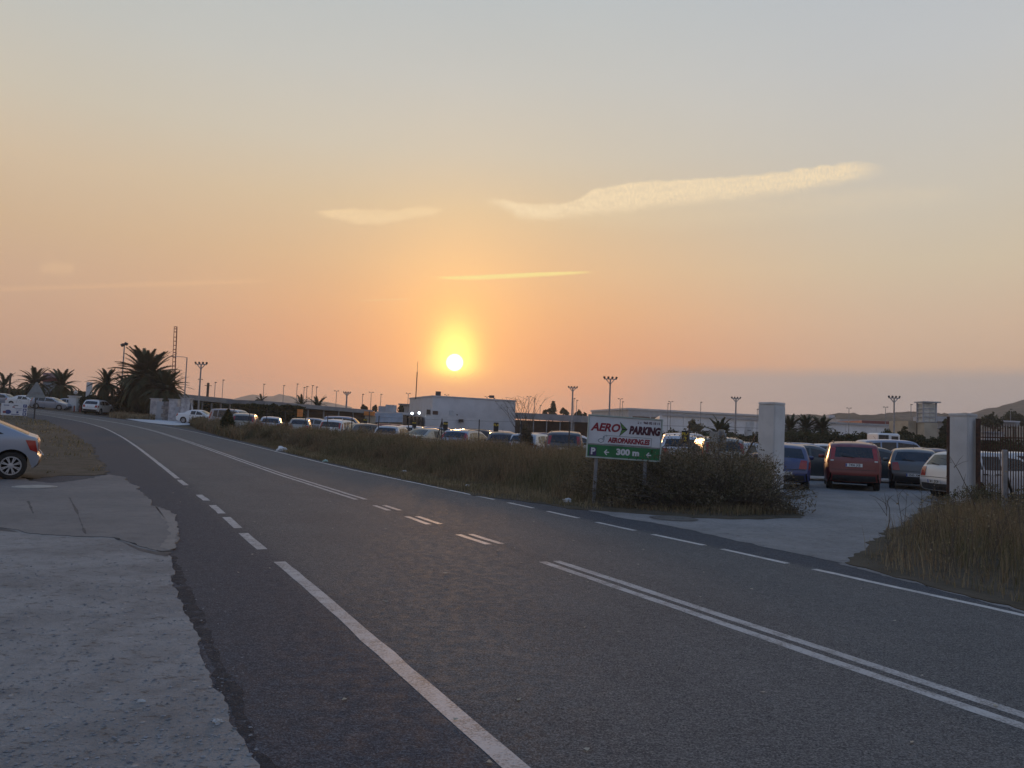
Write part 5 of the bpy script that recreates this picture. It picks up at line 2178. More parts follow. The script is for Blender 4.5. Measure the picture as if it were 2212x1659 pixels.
# ------------------------------------------------------------------ masts and lamps
def flood_mast(px, py_top, d, heads, wpx, label, py_base=None, lean=0.0, group='four-headed floodlight masts', rz=0.0):
    top = D(px, py_top, d)
    zg = terr(top.x, d)
    t = thing('floodlight_mast', label, 'floodlight', (top.x, d, zg), rz, group)
    h = top.z - zg
    w = wpx / FOC * d
    th = max(.05, .0016 * d * .8)
    MB().tube([(0, 0, -.3), (0, 0, h)], [th * 1.1, th * .7], 8).build('pole', STEELG, t)
    MB().bar((-w / 2, 0, h), (w / 2, 0, h), th * .9, th * .9).build('crossbar', STEELG, t)
    for s in (-1, 1):
        MB().bar((0, 0, h - w * .42), (s * w * .33, 0, h - th * .4), th * .7).build('brace', STEELG, t)
    hs = w * .17
    for i in range(heads):
        x = -w / 2 + w * (i + .04) / (heads - .92) if heads > 1 else 0
        x = -w * .48 + w * .96 * i / (heads - 1)
        rot = Matrix.Rotation(RAD((-30, -18, 18, 30)[i % 4]), 3, 'Z') @ Matrix.Rotation(RAD(25), 3, 'X')
        MB().box((x, -hs * .1, h + hs * .72), (hs * .95, hs * .55, hs * 1.05), rot=rot, ch=hs * .1).build('lamp_head', DARKST, t)
    return t


flood_mast(1318.5, 819, 78, 4, 27, 'tall mast with four floodlights above the left half of the green and white sign')
flood_mast(1237.5, 838, 100, 4, 19, 'mast with four floodlights left of the green and white sign')
flood_mast(1590, 861, 108, 4, 19, 'mast with four floodlights just left of the left gate pillar')
flood_mast(1931.5, 860, 96, 4, 24, 'mast with four floodlights between the gate pillars near the tower')
flood_mast(434.5, 787, 84, 4, 25, 'tall mast with four floodlights right of the big palms')
flood_mast(749.5, 849, 120, 4, 15, 'small mast with four floodlights above the long grey canopy')


def post_lamp(px, py_top, d, label, heads=2, name='street_lamp', spread=9.0):
    top = D(px, py_top, d)
    zg = terr(top.x, d)
    t = thing(name, label, 'street lamp', (top.x, d, zg), 0, 'thin lamp posts of the far car parks')
    h = top.z - zg
    th = .00040 * d
    w = spread / FOC * d
    MB().tube([(0, 0, -.3), (0, 0, h)], th, 5).build('pole', STEELG, t)
    if heads == 2:
        MB().bar((-w / 2, 0, h), (w / 2, 0, h), th * .8).build('arm', STEELG, t)
        for s in (-1, 1):
            MB().box((s * w * .42, 0, h + th), (w * .30, th * 4, th * 2.2)).build('lamp_head', DARKST, t)
    else:
        MB().box((w * .12, 0, h), (w * .42, th * 4, th * 2.4)).build('lamp_head', DARKST, t)


LAMPS = [(433, 820, 2, 'between the big floodlight mast and the canopy'), (465, 826, 1, 'over the right end of the blue grey canopy'), (482, 821, 1, 'right of the blue grey canopy'), (570, 830, 1, 'over the left end of the far mountain'),
         (613, 833, 1, 'over the right end of the far mountain'), (642, 829.5, 1, 'left of the pair of small palms'), (657, 837, 1, 'behind the left small palm'), (663, 835, 1, 'just right of the left small palm'), (675, 833, 1, 'between the two small palms'),
         (684, 836, 1, 'above the right small palm'), (727, 845, 2, 'left of the small four-headed mast'), (783.5, 852, 1, 'above the dark rounded tree'), (802, 848, 2, 'right of the dark rounded tree'), (823, 852, 1, 'above the rooftop blocks'),
         (882, 850, 2, 'at the left corner of the white building'), (965, 853.5, 2, 'behind the left part of the white roof'), (1052, 857, 2, 'behind the middle of the white roof'), (1067, 860.5, 1, 'behind the right part of the white roof'),
         (1143, 857.5, 2, 'right of the white building'), (1155, 862, 1, 'second to the right of the white building'), (1167, 876, 1, 'low, above the dry shrub'), (1240, 861, 1, 'beside the mast left of the sign'), (1246, 865, 1, 'right of the mast left of the sign'),
         (1340, 862, 2, 'right of the tall mast over the sign'), (1345, 868, 1, 'tight beside its taller neighbour over the sign'), (1449, 868, 2, 'over the right edge of the sign'), (1443, 872, 1, 'lower one over the right edge of the sign'), (1514, 869, 1, 'midway between sign and left pillar'),
         (1636, 884, 1, 'touching the left edge of the left pillar'), (1834, 882, 2, 'over the low hill right of the left pillar'), (1913, 880, 2, 'left of the mast by the tower'), (1968, 874, 1, 'thin one left of the tower'), (2183, 884, 1, 'thin one right of the right pillar')]
for px, py, hd, where in LAMPS:
    dd = 150 if py < 860 and px > 500 else 130
    post_lamp(px, py, dd, 'thin lamp post ' + where, hd)


def lattice_mast():
    d = 100.0
    a, b = D(373.5, 870, d), D(379.5, 706, d)
    zg = terr(a.x, d)
    t = thing('lattice_mast', 'tall thin ladder-like lattice mast rising behind the big palms', 'mast', (a.x, d, zg))
    h = b.z - zg
    lean = (b.x - a.x)
    w = 6.3 / FOC * d
    th = .055
    for s in (-.5, .5):
        MB().tube([(s * w * 1.1, 0, -.2), (lean + s * w, 0, h)], th * .75, 5).build('leg', REDST, t)
    MB().tube([(0, w * .8, -.2), (lean, w * .8, h)], th * .75, 5).build('leg', REDST, t)
    n = 22
    me = MB().bar((-w / 2, 0, 0), (w / 2, 0, 0), th * 1.3, th * 1.6).mesh('rung')
    for i in range(n):
        f = (i + .5) / n + (.012 if i % 5 == 0 else 0)
        link('rung', me, REDST, t, (lean * f, 0, h * min(f, 1)))
    MB().bar((lean - w / 2, 0, h), (lean + w / 2, 0, h), th * 1.6).build('top_rung', REDST, t)


lattice_mast()
p = D(269, 745, 101)
zg = terr(p.x, 101)
t = thing('floodlight_mast', 'pole with two floodlights bunched at its top, left of the big palms', 'floodlight', (p.x, 101, zg))
MB().tube([(0, 0, -.3), (0, 0, p.z - zg)], .09, 8).build('pole', STEELG, t)
for s in (-1, 1):
    MB().box((s * .22, -.05, p.z - zg + .05 + s * .08), (.42, .3, .38), rot=Matrix.Rotation(RAD(25 * s), 3, 'Y'), ch=.04).build('lamp_head', DARKST, t)
a = D(404, 772.5, 88)
zg = terr(a.x, 88)
t = thing('street_lamp', 'single-arm street lamp with its arm pointing left, right of the big palms', 'street lamp', (a.x, 88, zg))
h = a.z - zg
MB().tube([(0, 0, -.3), (0, 0, h)], [.09, .06], 8).build('pole', STEELG, t)
MB().tube([(0, 0, h), (-.45, 0, h + .06), (-1.55, 0, h + .08)], .035, 6).build('arm', STEELG, t)
MB().box((-1.65, 0, h + .07), (.5, .18, .07), ch=.02).build('lamp_head', DARKST, t)
for px, py, label, d in ((450, 827, 'short dark utility pole above the blue grey canopy', 110), (23, 806, 'dark utility pole with wires at the far left above the trees', 110)):
    p = D(px, py, d)
    zg = terr(p.x, d)
    t = thing('utility_pole', label, 'pole', (p.x, d, zg), 0)
    MB().tube([(0, 0, -.3), (0, 0, p.z - zg)], .18 if px > 100 else .13, 7).build('pole', BROWNW, t)
    MB().bar((-.5, 0, p.z - zg - .4), (.5, 0, p.z - zg - .4), .08).build('crossarm', BROWNW, t)
for dx, label in ((1.1, 'orange traffic cone'), (2.0, 'orange traffic cone')):
    pass
for i, (px, label) in enumerate(((157, 'small red bollard left of the two at the foot of the gateway pillar'), (170, 'small red bollard right of the gateway pillar'))):
    x, y = gx(px, 92), 92.0
    t = thing('bollard', label, 'bollard', (x, y, terr(x, y)), 0, 'red bollards at the gateway')
    MB().tube([(0, 0, 0), (0, 0, .7)], .09, 8).build('post', REDST, t)
    MB().tube([(0, 0, .7), (0, 0, .78)], [.10, .05], 8).build('cap', REDST, t)
# ------------------------------------------------------------------ vegetation
def leaf_mat(name, a, b_, sc=1.2, c_=None, rough=0.8, transl=0.15):
    m, k, b = new_mat(name)
    co = k.coords()
    g = k.node('ShaderNodeNewGeometry')
    n1 = k.noise(co, sc, 3, 0.6)
    c = k.mix(k.rng(n1, 0.38, 0.64), c4(a), c4(b_))
    r = g.outputs['Random Per Island']
    c = k.mix(k.rng(r, 0.2, 1.0, 0.0, 0.55), c, c4(c_ or b_))
    c = k.mix(k.rng(r, 0.35, 0.0, 0.0, 0.45), c, c4(a, 0.5))
    k.L.new(c, b.inputs['Base Color'])
    b.inputs['Roughness'].default_value = rough
    b.inputs['Specular IOR Level'].default_value = 0.15
    if transl:
        nt = m.node_tree
        t = k.node('ShaderNodeBsdfTranslucent')
        k.L.new(c, t.inputs[0])
        ms = k.node('ShaderNodeMixShader')
        ms.inputs[0].default_value = transl
        out = [n for n in nt.nodes if n.type == 'OUTPUT_MATERIAL'][0]
        k.L.new(b.outputs[0], ms.inputs[1])
        k.L.new(t.outputs[0], ms.inputs[2])
        k.L.new(ms.outputs[0], out.inputs[0])
    return m


DRY = leaf_mat('dry_weeds', (0.165, 0.125, 0.075), (0.25, 0.17, 0.10), 0.7, (0.32, 0.25, 0.16), transl=.32)
OLIVE = leaf_mat('olive_weeds', (0.10, 0.098, 0.05), (0.19, 0.155, 0.085), 0.9, (0.30, 0.25, 0.155), transl=.28)
STRAW = leaf_mat('straw', (0.30, 0.24, 0.145), (0.20, 0.155, 0.09), 1.5, (0.40, 0.33, 0.21), transl=.25)
BUSHM = leaf_mat('bush_leaves', (0.075, 0.072, 0.036), (0.16, 0.125, 0.08), 1.6, (0.28, 0.23, 0.16), transl=.28)
TREEM = leaf_mat('tree_leaves', (0.030, 0.042, 0.018), (0.055, 0.062, 0.026), 0.4, (0.08, 0.075, 0.035))
PALMM = leaf_mat('palm_fronds', (0.030, 0.042, 0.020), (0.050, 0.060, 0.026), 0.5, (0.075, 0.075, 0.038), 0.6, 0.08)
BARK = M('bark', (0.09, 0.07, 0.052), 0.95, col2=(0.045, 0.036, 0.028), scale=3, bump=0.7, bscale=14)
TWIG = M('dry_twig', (0.12, 0.098, 0.075), 0.95, var=0.4)


def quads_object(name, V, m, parent=None, loc=None, tri=False):
    """V: (n, k, 3) array of polygons with k corners each."""
    n, kk = V.shape[0], V.shape[1]
    me = bpy.data.meshes.new(name)
    me.vertices.add(n * kk)
    me.vertices.foreach_set('co', V.reshape(-1).astype(np.float32))
    me.loops.add(n * kk)
    me.loops.foreach_set('vertex_index', np.arange(n * kk, dtype=np.int32))
    me.polygons.add(n)
    me.polygons.foreach_set('loop_start', np.arange(0, n * kk, kk, dtype=np.int32))
    me.polygons.foreach_set('loop_total', np.full(n, kk, dtype=np.int32))
    me.update(calc_edges=True)
    return link(name, me, m, parent, loc)


def rand_dirs(n, up=0.0):
    v = rng.normal(size=(n, 3))
    v[:, 2] += up
    return v / np.linalg.norm(v, axis=1)[:, None]


def leaf_quads(c, size, up=0.0, aspect=0.5):
    """One small leaf-shaped quad round each centre."""
    n = len(c)
    d = rand_dirs(n, up)
    e = np.cross(d, rand_dirs(n))
    e /= np.linalg.norm(e, axis=1)[:, None] + 1e-9
    s = (np.asarray(size) * (0.6 + 0.8 * rng.random(n)))[:, None]
    a = d * s * 0.5
    b = e * s * 0.5 * aspect
    return np.stack([c - a, c + b * 1.0 - a * 0.1, c + a, c - b * 1.0 - a * 0.1], axis=1)


def blade_quads(base, h, lean, width, curl=0.35):
    """Tapering grass blades of two pieces each."""
    n = len(base)
    ang = rng.random(n) * 2 * np.pi
    out = np.stack([np.cos(ang), np.sin(ang), np.zeros(n)], 1)
    side = np.stack([-np.sin(ang), np.cos(ang), np.zeros(n)], 1)
    rot = rng.random(n) * np.pi
    side = side * np.cos(rot)[:, None] + out * np.sin(rot)[:, None]
    h = h[:, None]
    ln = lean[:, None]
    w = width[:, None] * side
    p1 = base + np.array([0, 0, 1.0]) * h * 0.55 + out * ln * h * 0.35
    p2 = base + np.array([0, 0, 1.0]) * h * (1 - curl * ln * .5) + out * ln * h
    q1 = np.stack([base - w, base + w, p1 + w * .75, p1 - w * .75], 1)
    q2 = np.stack([p1 - w * .75, p1 + w * .75, p2 + w * .15, p2 - w * .15], 1)
    return np.concatenate([q1, q2]), p1, p2


def terr_np(x, y):
    return np.array([terr(a, b) for a, b in zip(x, y)])


def nz2(x, y, sc, seed):
    return np.array([noise.noise((a * sc, b * sc, seed)) for a, b in zip(x, y)])


def sample_poly(poly, n):
    xs = [p[0] for p in poly]
    ys = [p[1] for p in poly]
    out = []
    while len(out) < n:
        k = (n - len(out)) * 3 + 50
        x = rng.uniform(min(xs), max(xs), k)
        y = rng.uniform(min(ys), max(ys), k)
        for a, b in zip(x, y):
            if clip_inside(poly, a, b):
                out.append((a, b))
                if len(out) >= n:
                    break
    return np.array(out)


def edge_dist(x, y):
    """Distance to the right of the carriageway edge."""
    return np.array([road_sl(a, b)[1] for a, b in zip(x, y)])


def weeds(name, poly, n, hfun, m1, m2, label, leafs=5, seed=1.0, lw=(.006, .012), lsize=.045):
    pts = sample_poly(poly, n)
    x, y = pts[:, 0], pts[:, 1]
    h = hfun(x, y)
    ok = h > 0.04
    x, y, h = x[ok], y[ok], h[ok]
    z = terr_np(x, y) + 0.02
    base = np.stack([x, y, z], 1)
    d = np.sqrt(x * x + y * y)
    k = np.clip(d / 22.0, 0.55, 2.2)
    hh = h * (0.55 + 0.5 * rng.random(len(h)))
    Q, p1, p2 = blade_quads(base, hh, 0.12 + 0.35 * rng.random(len(h)) ** 2, rng.uniform(lw[0], lw[1], len(h)) * k)
    L_ = []
    for j in range(leafs):
        f = rng.random(len(h))[:, None]
        c = p1 * (1 - f) + p2 * f if j % 4 else base * (1 - f * .9) + p1 * f * .9
        c = c + rng.normal(size=c.shape) * (0.05 * np.minimum(h, 1))[:, None]
        L_.append(leaf_quads(c, lsize * k * np.clip(h, .35, 1.0), 0.25, 0.42))
    Lq = np.concatenate(L_) if L_ else np.zeros((0, 4, 3))
    sel = nz2(np.concatenate([x, x]), np.concatenate([y, y]), .55, seed) + rng.normal(size=2 * len(x)) * .25 > 0
    A = quads_object(name, Q[sel], m1)
    B = quads_object(name, Q[~sel], m2)
    cl = Lq.mean(axis=1)
    s2 = nz2(cl[:, 0], cl[:, 1], .55, seed) + rng.normal(size=len(cl)) * .25 > 0
    for o in (A, B):
        tag(o, label, None, None, 'stuff')
    for mm, q in ((m1, Lq[s2]), (m2, Lq[~s2])):
        o = quads_object(name, q, mm)
        tag(o, label, None, None, 'stuff')


# main strip of weeds between the road and the wire fence
strip = [P(1222, 1097), P(1150, 1086), P(1040, 1072), P(900, 1042), P(760, 1011), P(640, 983), P(560, 962), P(480, 943), P(440, 932), (-27, 66), (-22.5, 62), (-19, 55.5), (-9.5, 44.5), (-1.2, 35.2), (5.6, 27.4), (8.0, 24.2), (7.3, 21.5), (6.7, 18.4), P(1738, 1114), P(1600, 1118), P(1500, 1117), P(1400, 1107), P(1310, 1098)]


def h_strip(x, y):
    e = edge_dist(x, y) - 4.0
    a = np.clip((e - 0.45) / (2.0 - .7 * np.clip((y - 34) / 20, 0, 1)), 0, 1)
    n = nz2(x, y, .42, 2.0) * .36 + nz2(x, y, 1.3, 7.0) * .36 + nz2(x, y, 3.4, 8.0) * .16
    h = .10 + a * (1.02 + n)
    far = np.clip((y - 38) / 25, 0, 1)
    h = h * (1 + far * .05)
    gaps = nz2(x, y, .9, 11.0)
    low = (e < 1.6) & (gaps > 0.12)
    h[low] *= .4
    rt = np.clip((x - 1.6) / 1.5, 0, 1) * np.clip((20.5 - y) / 1.5, 0, 1)
    h = h * (1 - .80 * rt) * (1 - .6 * np.clip((x - 5.6) / .8, 0, 1) * rt)
    return np.maximum(h, .05)


weeds('weeds', strip, 56000, h_strip, DRY, OLIVE, 'dense dry brown and olive weeds along the right side of the road', 6)
fringe = [P(1300, 1106), P(1150, 1088), P(1040, 1074), P(900, 1044), P(760, 1012), P(640, 984), P(600, 974), P(620, 968), P(760, 1000), P(900, 1030), P(1040, 1058), P(1160, 1068), P(1240, 1076), P(1290, 1084)]
weeds('dry_grass', fringe, 5000, lambda x, y: .10 + .16 * rng.random(len(x)) * (nz2(x, y, 1.2, 4.0) > -.15), STRAW, OLIVE, 'short straw coloured grass along the right road edge', 1, 3.0, (.005, .01))

weeds('dry_grass', strip, 16000, lambda x, y: np.minimum(1.25, h_strip(x, y) * (.8 + .5 * rng.random(len(x)))), STRAW, DRY, 'tall straw coloured stems standing out of the roadside weeds', 1, 13.0, (.004, .008), .05)

corner = [P(410, 919), P(424, 925), P(470, 941), P(520, 953), P(535, 945), P(500, 930), P(460, 922), P(425, 914)]
weeds('weeds', corner, 5200, lambda x, y: .75 + .3 * nz2(x, y, .4, 3.0) + .2 * nz2(x, y, 1.4, 6.0), DRY, OLIVE, 'dense dry weeds running up to the end of the stone wall', 5, 2.0, (.014, .026), .07)

# weeds in the right foreground
right = [P(1850, 1222), P(1900, 1238), P(2000, 1262), P(2100, 1284), P(2230, 1318), (8.4, 6.4), (13, 9), (19, 17), (14.5, 20.4), (12.2, 20.6), (10.2, 18.4), P(2000, 1118), P(1960, 1142), P(1912, 1168), P(1868, 1196)]


def h_right(x, y):
    e = edge_dist(x, y) - 4.25
    a = np.clip((e - 0.15) / 1.6, 0, 1)
    n = nz2(x, y, .8, 5.0) * .22 + nz2(x, y, 2.2, 9.0) * .16
    near = np.clip((19.5 - y) / 5.0, 0.25, 1)
    lx = x - (4.4 + (y - 10.4) * .62)
    left = np.clip((lx + nz2(x, y, 1.1, 21.0) * .9) / 1.7, .12, 1)
    h = np.maximum(.05, (.12 + a * (.64 + n * 1.5)) * near * left)
    bare = nz2(x, y, 1.7, 31.0) + .35 * nz2(x, y, 4.5, 33.0)
    h[bare > .36] *= .3
    h[(lx < .5) & (bare > -.1)] = 0
    return h


weeds('weeds', right, 13000, h_right, OLIVE, DRY, 'tall dry weeds in the right foreground before the gate', 5, 6.0, (.005, .012), .05)
weeds('dry_grass', right, 6500, lambda x, y: (.16 + .50 * rng.random(len(x)) ** 2) * (h_right(x, y) > .06), STRAW, DRY, 'straw coloured grass among the right foreground weeds', 0, 8.0, (.004, .010))
# weeds and grass on the left verge
lv = [P(225, 1020), P(197, 968), P(165, 945), P(130, 925), P(98, 910), (-46, 70), (-60, 70), (-50, 40), (-24, 22), P(0, 1012), P(95, 1026)]
weeds('dry_grass', lv, 14000, lambda x, y: np.maximum(0, (nz2(x, y, .5, 3.0) + .12) * .55) * (.4 + .6 * rng.random(len(x))), STRAW, OLIVE, 'patchy low dry grass on the left verge', 1, 2.0, (.008, .016), .05)
lw_ = [P(236, 902), P(258, 905), P(334, 908), P(334, 900), P(300, 893), P(238, 888)]
weeds('weeds', lw_, 5000, lambda x, y: .5 + .3 * nz2(x, y, .4, 3.0), DRY, STRAW, 'dry weeds in front of the big palms beside the stone wall', 3, 2.0, (.02, .04), .12)


# ---- shrubs built of twigs and small leaves
def shrub(name, label, cx, cy, blobs, n_leaf, lsize, m, n_twig=60, group=None, catg='shrub', twig_r=.007, aspect=.45, sparse=0.0):
    zg = terr(cx, cy)
    t = thing(name, label, catg, (cx, cy, zg), 0, group)
    C = []
    tot = sum(b[3] * b[4] * b[5] for b in blobs)
    for bx, by, bz, rx, ry, rz in blobs:
        k = int(n_leaf * rx * ry * rz / tot)
        v = rand_dirs(k)
        r = (rng.random(k) ** .42)[:, None]
        p = v * r * np.array([rx, ry, rz]) + np.array([bx, by, bz])
        C.append(p)
    C = np.concatenate(C)
    nn = np.array([noise.noise((p[0] * 2.4 / max(.3, blobs[0][3]) , p[1] * 2.4 / max(.3, blobs[0][3]), p[2] * 2.4 / max(.3, blobs[0][5]))) for p in C])
    C = C[nn + rng.normal(size=len(C)) * .12 > -.12 + sparse]
    C = C[C[:, 2] > .01]
    quads_object('crown', leaf_quads(C, lsize, .1, aspect), m, t)
    tw = MB()
    for i in range(n_twig):
        b = blobs[int(rng.integers(len(blobs)))]
        v = rand_dirs(1, .6)[0]
        e = Vector((b[0] + v[0] * b[3] * 1.08, b[1] + v[1] * b[4] * 1.08, max(.1, b[2] + v[2] * b[5] * 1.10)))
        s = Vector((b[0] * .5 + rng.normal() * .1 * b[3], b[1] * .5 + rng.normal() * .1 * b[3], 0))
        mid = s.lerp(e, .55) + Vector((rng.normal() * .08, rng.normal() * .08, .10)) * b[3]
        tw.tube([s, mid, e], [twig_r * 1.6, twig_r, twig_r * .45], 4, cap=False)
    o = tw.build('twigs', TWIG, t)
    o['kind'] = 'stuff'
    return t


# the big dark bush before the left pillar and the one under the sign
shrub('bush', 'big dark rounded bush with twiggy grey tips at the foot of the left gate pillar', 5.0, 17.3,
      [(-1.5, .5, .45, 1.3, 1.5, .95), (-.4, .1, .50, 1.25, 1.4, 1.0), (.55, 0, .42, .95, 1.2, .82), (1.15, .1, .28, .75, 1.0, .52), (-2.2, -.2, .3, 1.0, 1.0, .6), (.4, 1.6, .8, 1.1, 1.2, .95), (-.6, 2.0, .75, 1.2, 1.2, .95)], 40000, .056, BUSHM, 420)
shrub('bush', 'dark scrubby bush spreading behind the posts of the green and white sign', 3.1, 17.7,
      [(-.3, -.3, .3, .9, .8, .5), (-.9, .5, .45, .9, 1.0, .75), (.1, .6, .5, 1.0, 1.1, .85), (.9, .4, .5, .9, 1.0, .85), (-.2, 2.0, .6, 1.2, 1.2, .8)], 24000, .058, BUSHM, 130)
p = D(1135, 940, 38)
shrub('shrub', 'tall dry brown shrub with bare twigs below the right end of the white building', p.x, 38, [(0, 0, .9, .42, .5, .75), (.05, 0, 1.5, .34, .4, .45), (0, 0, .4, .6, .6, .5)], 5000, .09, BUSHM, 40)
tw = bpy.data.objects['shrub']
mb = MB()
for i in range(26):
    a = Vector((rng.normal() * .15, rng.normal() * .1, 1.2))
    e = Vector((-.35 + rng.normal() * .75, rng.normal() * .3, 2.4 + rng.random() * 1.0))
    mid = a.lerp(e, .5) + Vector((rng.normal() * .12, 0, .12))
    mb.tube([a, mid, e], [.012, .009, .004], 4, cap=False)
    for j in range(3):
        f = e + Vector((rng.normal() * .22, rng.normal() * .1, rng.normal() * .16))
        mb.tube([e.lerp(mid, .2 * j), f], [.006, .003], 4, cap=False)
o = mb.build('bare_twigs', TWIG, tw)
o['kind'] = 'stuff'
p = D(576, 0, 57)
p = D(571, 920, 57)


def cypress(px, py0, py1, d, w, label, catg='tree'):
    a = D(px, py1, d)
    zg = terr(a.x, d)
    h = D(px, py0, d).z - zg
    t = thing('cypress', label, catg, (a.x, d, zg))
    n = 2600
    z = rng.random(n) * h
    r = w / 2 * np.clip(np.minimum((h - z) / (h * .45), z / (h * .1) + .5), .1, 1) * np.sqrt(rng.random(n))
    an = rng.random(n) * 6.283
    C = np.stack([r * np.cos(an), r * np.sin(an), z + .1], 1)
    quads_object('crown', leaf_quads(C, .20, .8, .5), TREEM, t)
    MB().tube([(0, 0, -.1), (0, 0, h * .8)], [.08, .02], 6).build('trunk', BARK, t)


cypress(491, 888, 922, 55, .95, 'small dark upright cypress standing in front of the long silver van')

# stalks sticking out of the right foreground weeds
for (px, py0, py1, d, sw, label) in ((2180, 1010, 1140, 16.0, 1, 'bare dry plant stalk leaning across the right gate pillar'), (2000, 1140, 1215, 12.5, 1, 'bare curled dry stalk at the left tip of the right weeds'),
                                     (1915, 1080, 1190, 14.0, 1, 'thin upright dry stalk before the silver hatchback')):
    a = D(px - (60 if px == 2180 else 0), py1, d)
    zg = terr(a.x, d)
    top = D(px if px != 2180 else 2075, py0 - (60 if px == 2180 else 0), d)
    t = thing('dry_stalk', label, 'plant', (a.x, d, zg))
    e = Vector((top.x - a.x, 0, top.z - zg))
    if px == 2180:
        e = Vector((-.75, 0, 1.55))
    mb = MB()
    pts = [Vector((0, 0, 0)), e * .35 + Vector((.06, 0, .05)), e * .7 + Vector((.05, 0, .04)), e]
    mb.tube(pts, [.011, .009, .007, .003], 5)
    mb.build('stem', TWIG, t)
    for j in range(7):
        f = .3 + .65 * rng.random()
        b = e * f
        q = b + Vector((rng.normal() * .16, rng.normal() * .1, .10 + rng.random() * .2))
        MB().tube([b, b.lerp(q, .6) + Vector((0, 0, .02)), q], [.005, .004, .002], 4).build('twig', TWIG, t)


shrub('shrub', 'leafy green shrub growing behind the grey steel post at the foot of the railings', 11.6, 16.4, [(0, 0, .5, .8, .7, .6), (.9, .2, .45, .8, .7, .55), (-.5, .3, .3, .5, .5, .4)], 9000, .055, OLIVE, 60)
shrub('shrub', 'low grey green shrub at the foot of the right gate pillar', 12.0, 20.0, [(0, 0, .25, .6, .5, .4), (.5, .1, .3, .5, .5, .45), (-.7, .2, .15, .5, .4, .25)], 5000, .055, OLIVE, 30)
stems = MB()
for i in range(170):
    u = rng.random()
    x = 5.2 + 7.5 * u + rng.normal() * .4
    y = 10.6 + 7.8 * u - abs(rng.normal()) * 2.2
    if not clip_inside(right, x, y):
        continue
    h = .45 + .65 * rng.random() ** 1.5
    b = Vector((x, y, terr(x, y)))
    ln = Vector((rng.normal() * .16, rng.normal() * .10, 1)) * h
    stems.tube([b, b + ln * .5 + Vector((rng.normal() * .03, 0, 0)), b + ln], [.005, .004, .002], 4, cap=False)
    for j in range(int(rng.integers(3, 8))):
        q = b + ln * rng.uniform(.35, 1)
        e = q + Vector((rng.normal() * .12, rng.normal() * .08, .05 + .12 * rng.random()))
        stems.tube([q, e], [.003, .0014], 3, cap=False)
o = stems.build('dry_stems', TWIG)
tag(o, 'thin branching dry stems standing out of the right foreground weeds', None, None, 'stuff')
heads = []
for v in stems.v[::9]:
    heads.append(v)
o = quads_object('seed_heads', leaf_quads(np.array(heads) + rng.normal(size=(len(heads), 3)) * .02, .035, .3, .7), STRAW)
tag(o, 'pale dry seed heads on the right foreground stems', None, None, 'stuff')


# ---- palms
def frond_mesh(L_, droop, seed, lw=.13, leaf=.50):
    r = random.Random(seed)
    mb = MB()
    n = 9
    sp = []
    for i in range(n + 1):
        f = i / n
        sp.append(Vector((L_ * (f - .18 * droop * f * f), 0, L_ * (.55 * f - (.30 + .75 * droop) * f * f))))
    mb.tube(sp, [.035 * (1 - .85 * i / n) for i in range(n + 1)], 4, cap=False)
    k = 40
    for i in range(k):
        f = .14 + .86 * i / (k - 1)
        j = min(int(f * n), n - 1)
        p = sp[j].lerp(sp[j + 1], f * n - j)
        d = (sp[j + 1] - sp[j]).normalized()
        ll = leaf * L_ / 3 * (math.sin(math.pi * (.18 + .78 * f)) * .8 + .25) * r.uniform(.85, 1.1)
        for s in (-1, 1):
            o = Vector((d.x * .75, s * .72, d.z * .75 + .18 - .35 * droop + r.uniform(-.08, .08))).normalized()
            e = p + o * ll + Vector((0, 0, -.10 * ll))
            w = d * lw * .5
            mb.add([p - w, p + w, e], [(0, 1, 2)])
    return mb.mesh('frond')


FRONDS = [(frond_mesh(3.0, dr, i), dr) for i, dr in enumerate((.15, .35, .5, .7, .9, 1.1))]


def palm(px, py_c, py_g, d, size, label, n=42, seed=1, trunk=True, group=None, zg=None):
    c = D(px, py_c, d)
    g = terr(c.x, d) if zg is None else zg
    t = thing('palm_tree', label, 'palm tree', (c.x, d, g), 0, group)
    h = c.z - g
    r = random.Random(seed)
    if h > .4:
        k = MB()
        k.tube([(0, 0, -.2), (.05, 0, h * .5), (0, 0, h)], [.26 * size ** .5, .22 * size ** .5, .24 * size ** .5], 10)
        k.build('trunk', BARK, t)
    for i in range(n):
        f = i / n
        el = RAD(84 - 132 * f + r.uniform(-8, 8))
        az = i * 2.399 + r.uniform(-.2, .2)
        me, dr = FRONDS[min(5, int(f * 6))]
        o = link('frond', me, PALMM, t, (0, 0, h))
        o.rotation_euler = (r.uniform(-.3, .3), -(el - RAD(28)), az)
        s = size * r.uniform(.85, 1.08)
        o.scale = (s, s, s)


palm(318, 824, 900, 92, 1.45, 'biggest date palm, its dense dark crown beside the lattice mast', 200, 3)
palm(357, 848, 900, 89, 1.05, 'date palm with a broad crown pressed against the right side of the biggest palm', 130, 5)
palm(280, 856, 900, 95, 1.05, 'dark date palm low against the left side of the biggest palm', 130, 9)
palm(229, 832, 895, 92, .80, 'date palm with arching fronds, left of the biggest palm', 64, 4)
palm(76, 833, 880, 112, 1.05, 'palm with arching fronds between the notice board and the blue grey totem', 80, 6)
palm(132, 836, 880, 112, 1.0, 'palm with drooping fronds just right of the blue grey totem', 80, 8)
palm(8, 838, 880, 112, .9, 'palm at the left edge of the picture', 36, 10)
palm(652, 880, 900, 112, .75, 'left one of the two small palms behind the long grey canopy', 30, 12)
palm(686, 881, 900, 112, .75, 'right one of the two small palms behind the long grey canopy', 34, 13)
palm(572 - 8, 868, 900, 128, .55, 'small palm behind the dark clipped hedge, left end of the long canopy', 26, 14)
palm(1553, 941, 960, 60, .58, 'palm with bright arching fronds behind the octagonal sign', 44, 15, zg=0)
palm(1706, 930, 955, 84, .66, 'left palm of the three beside the left gate pillar', 76, 16, zg=0)
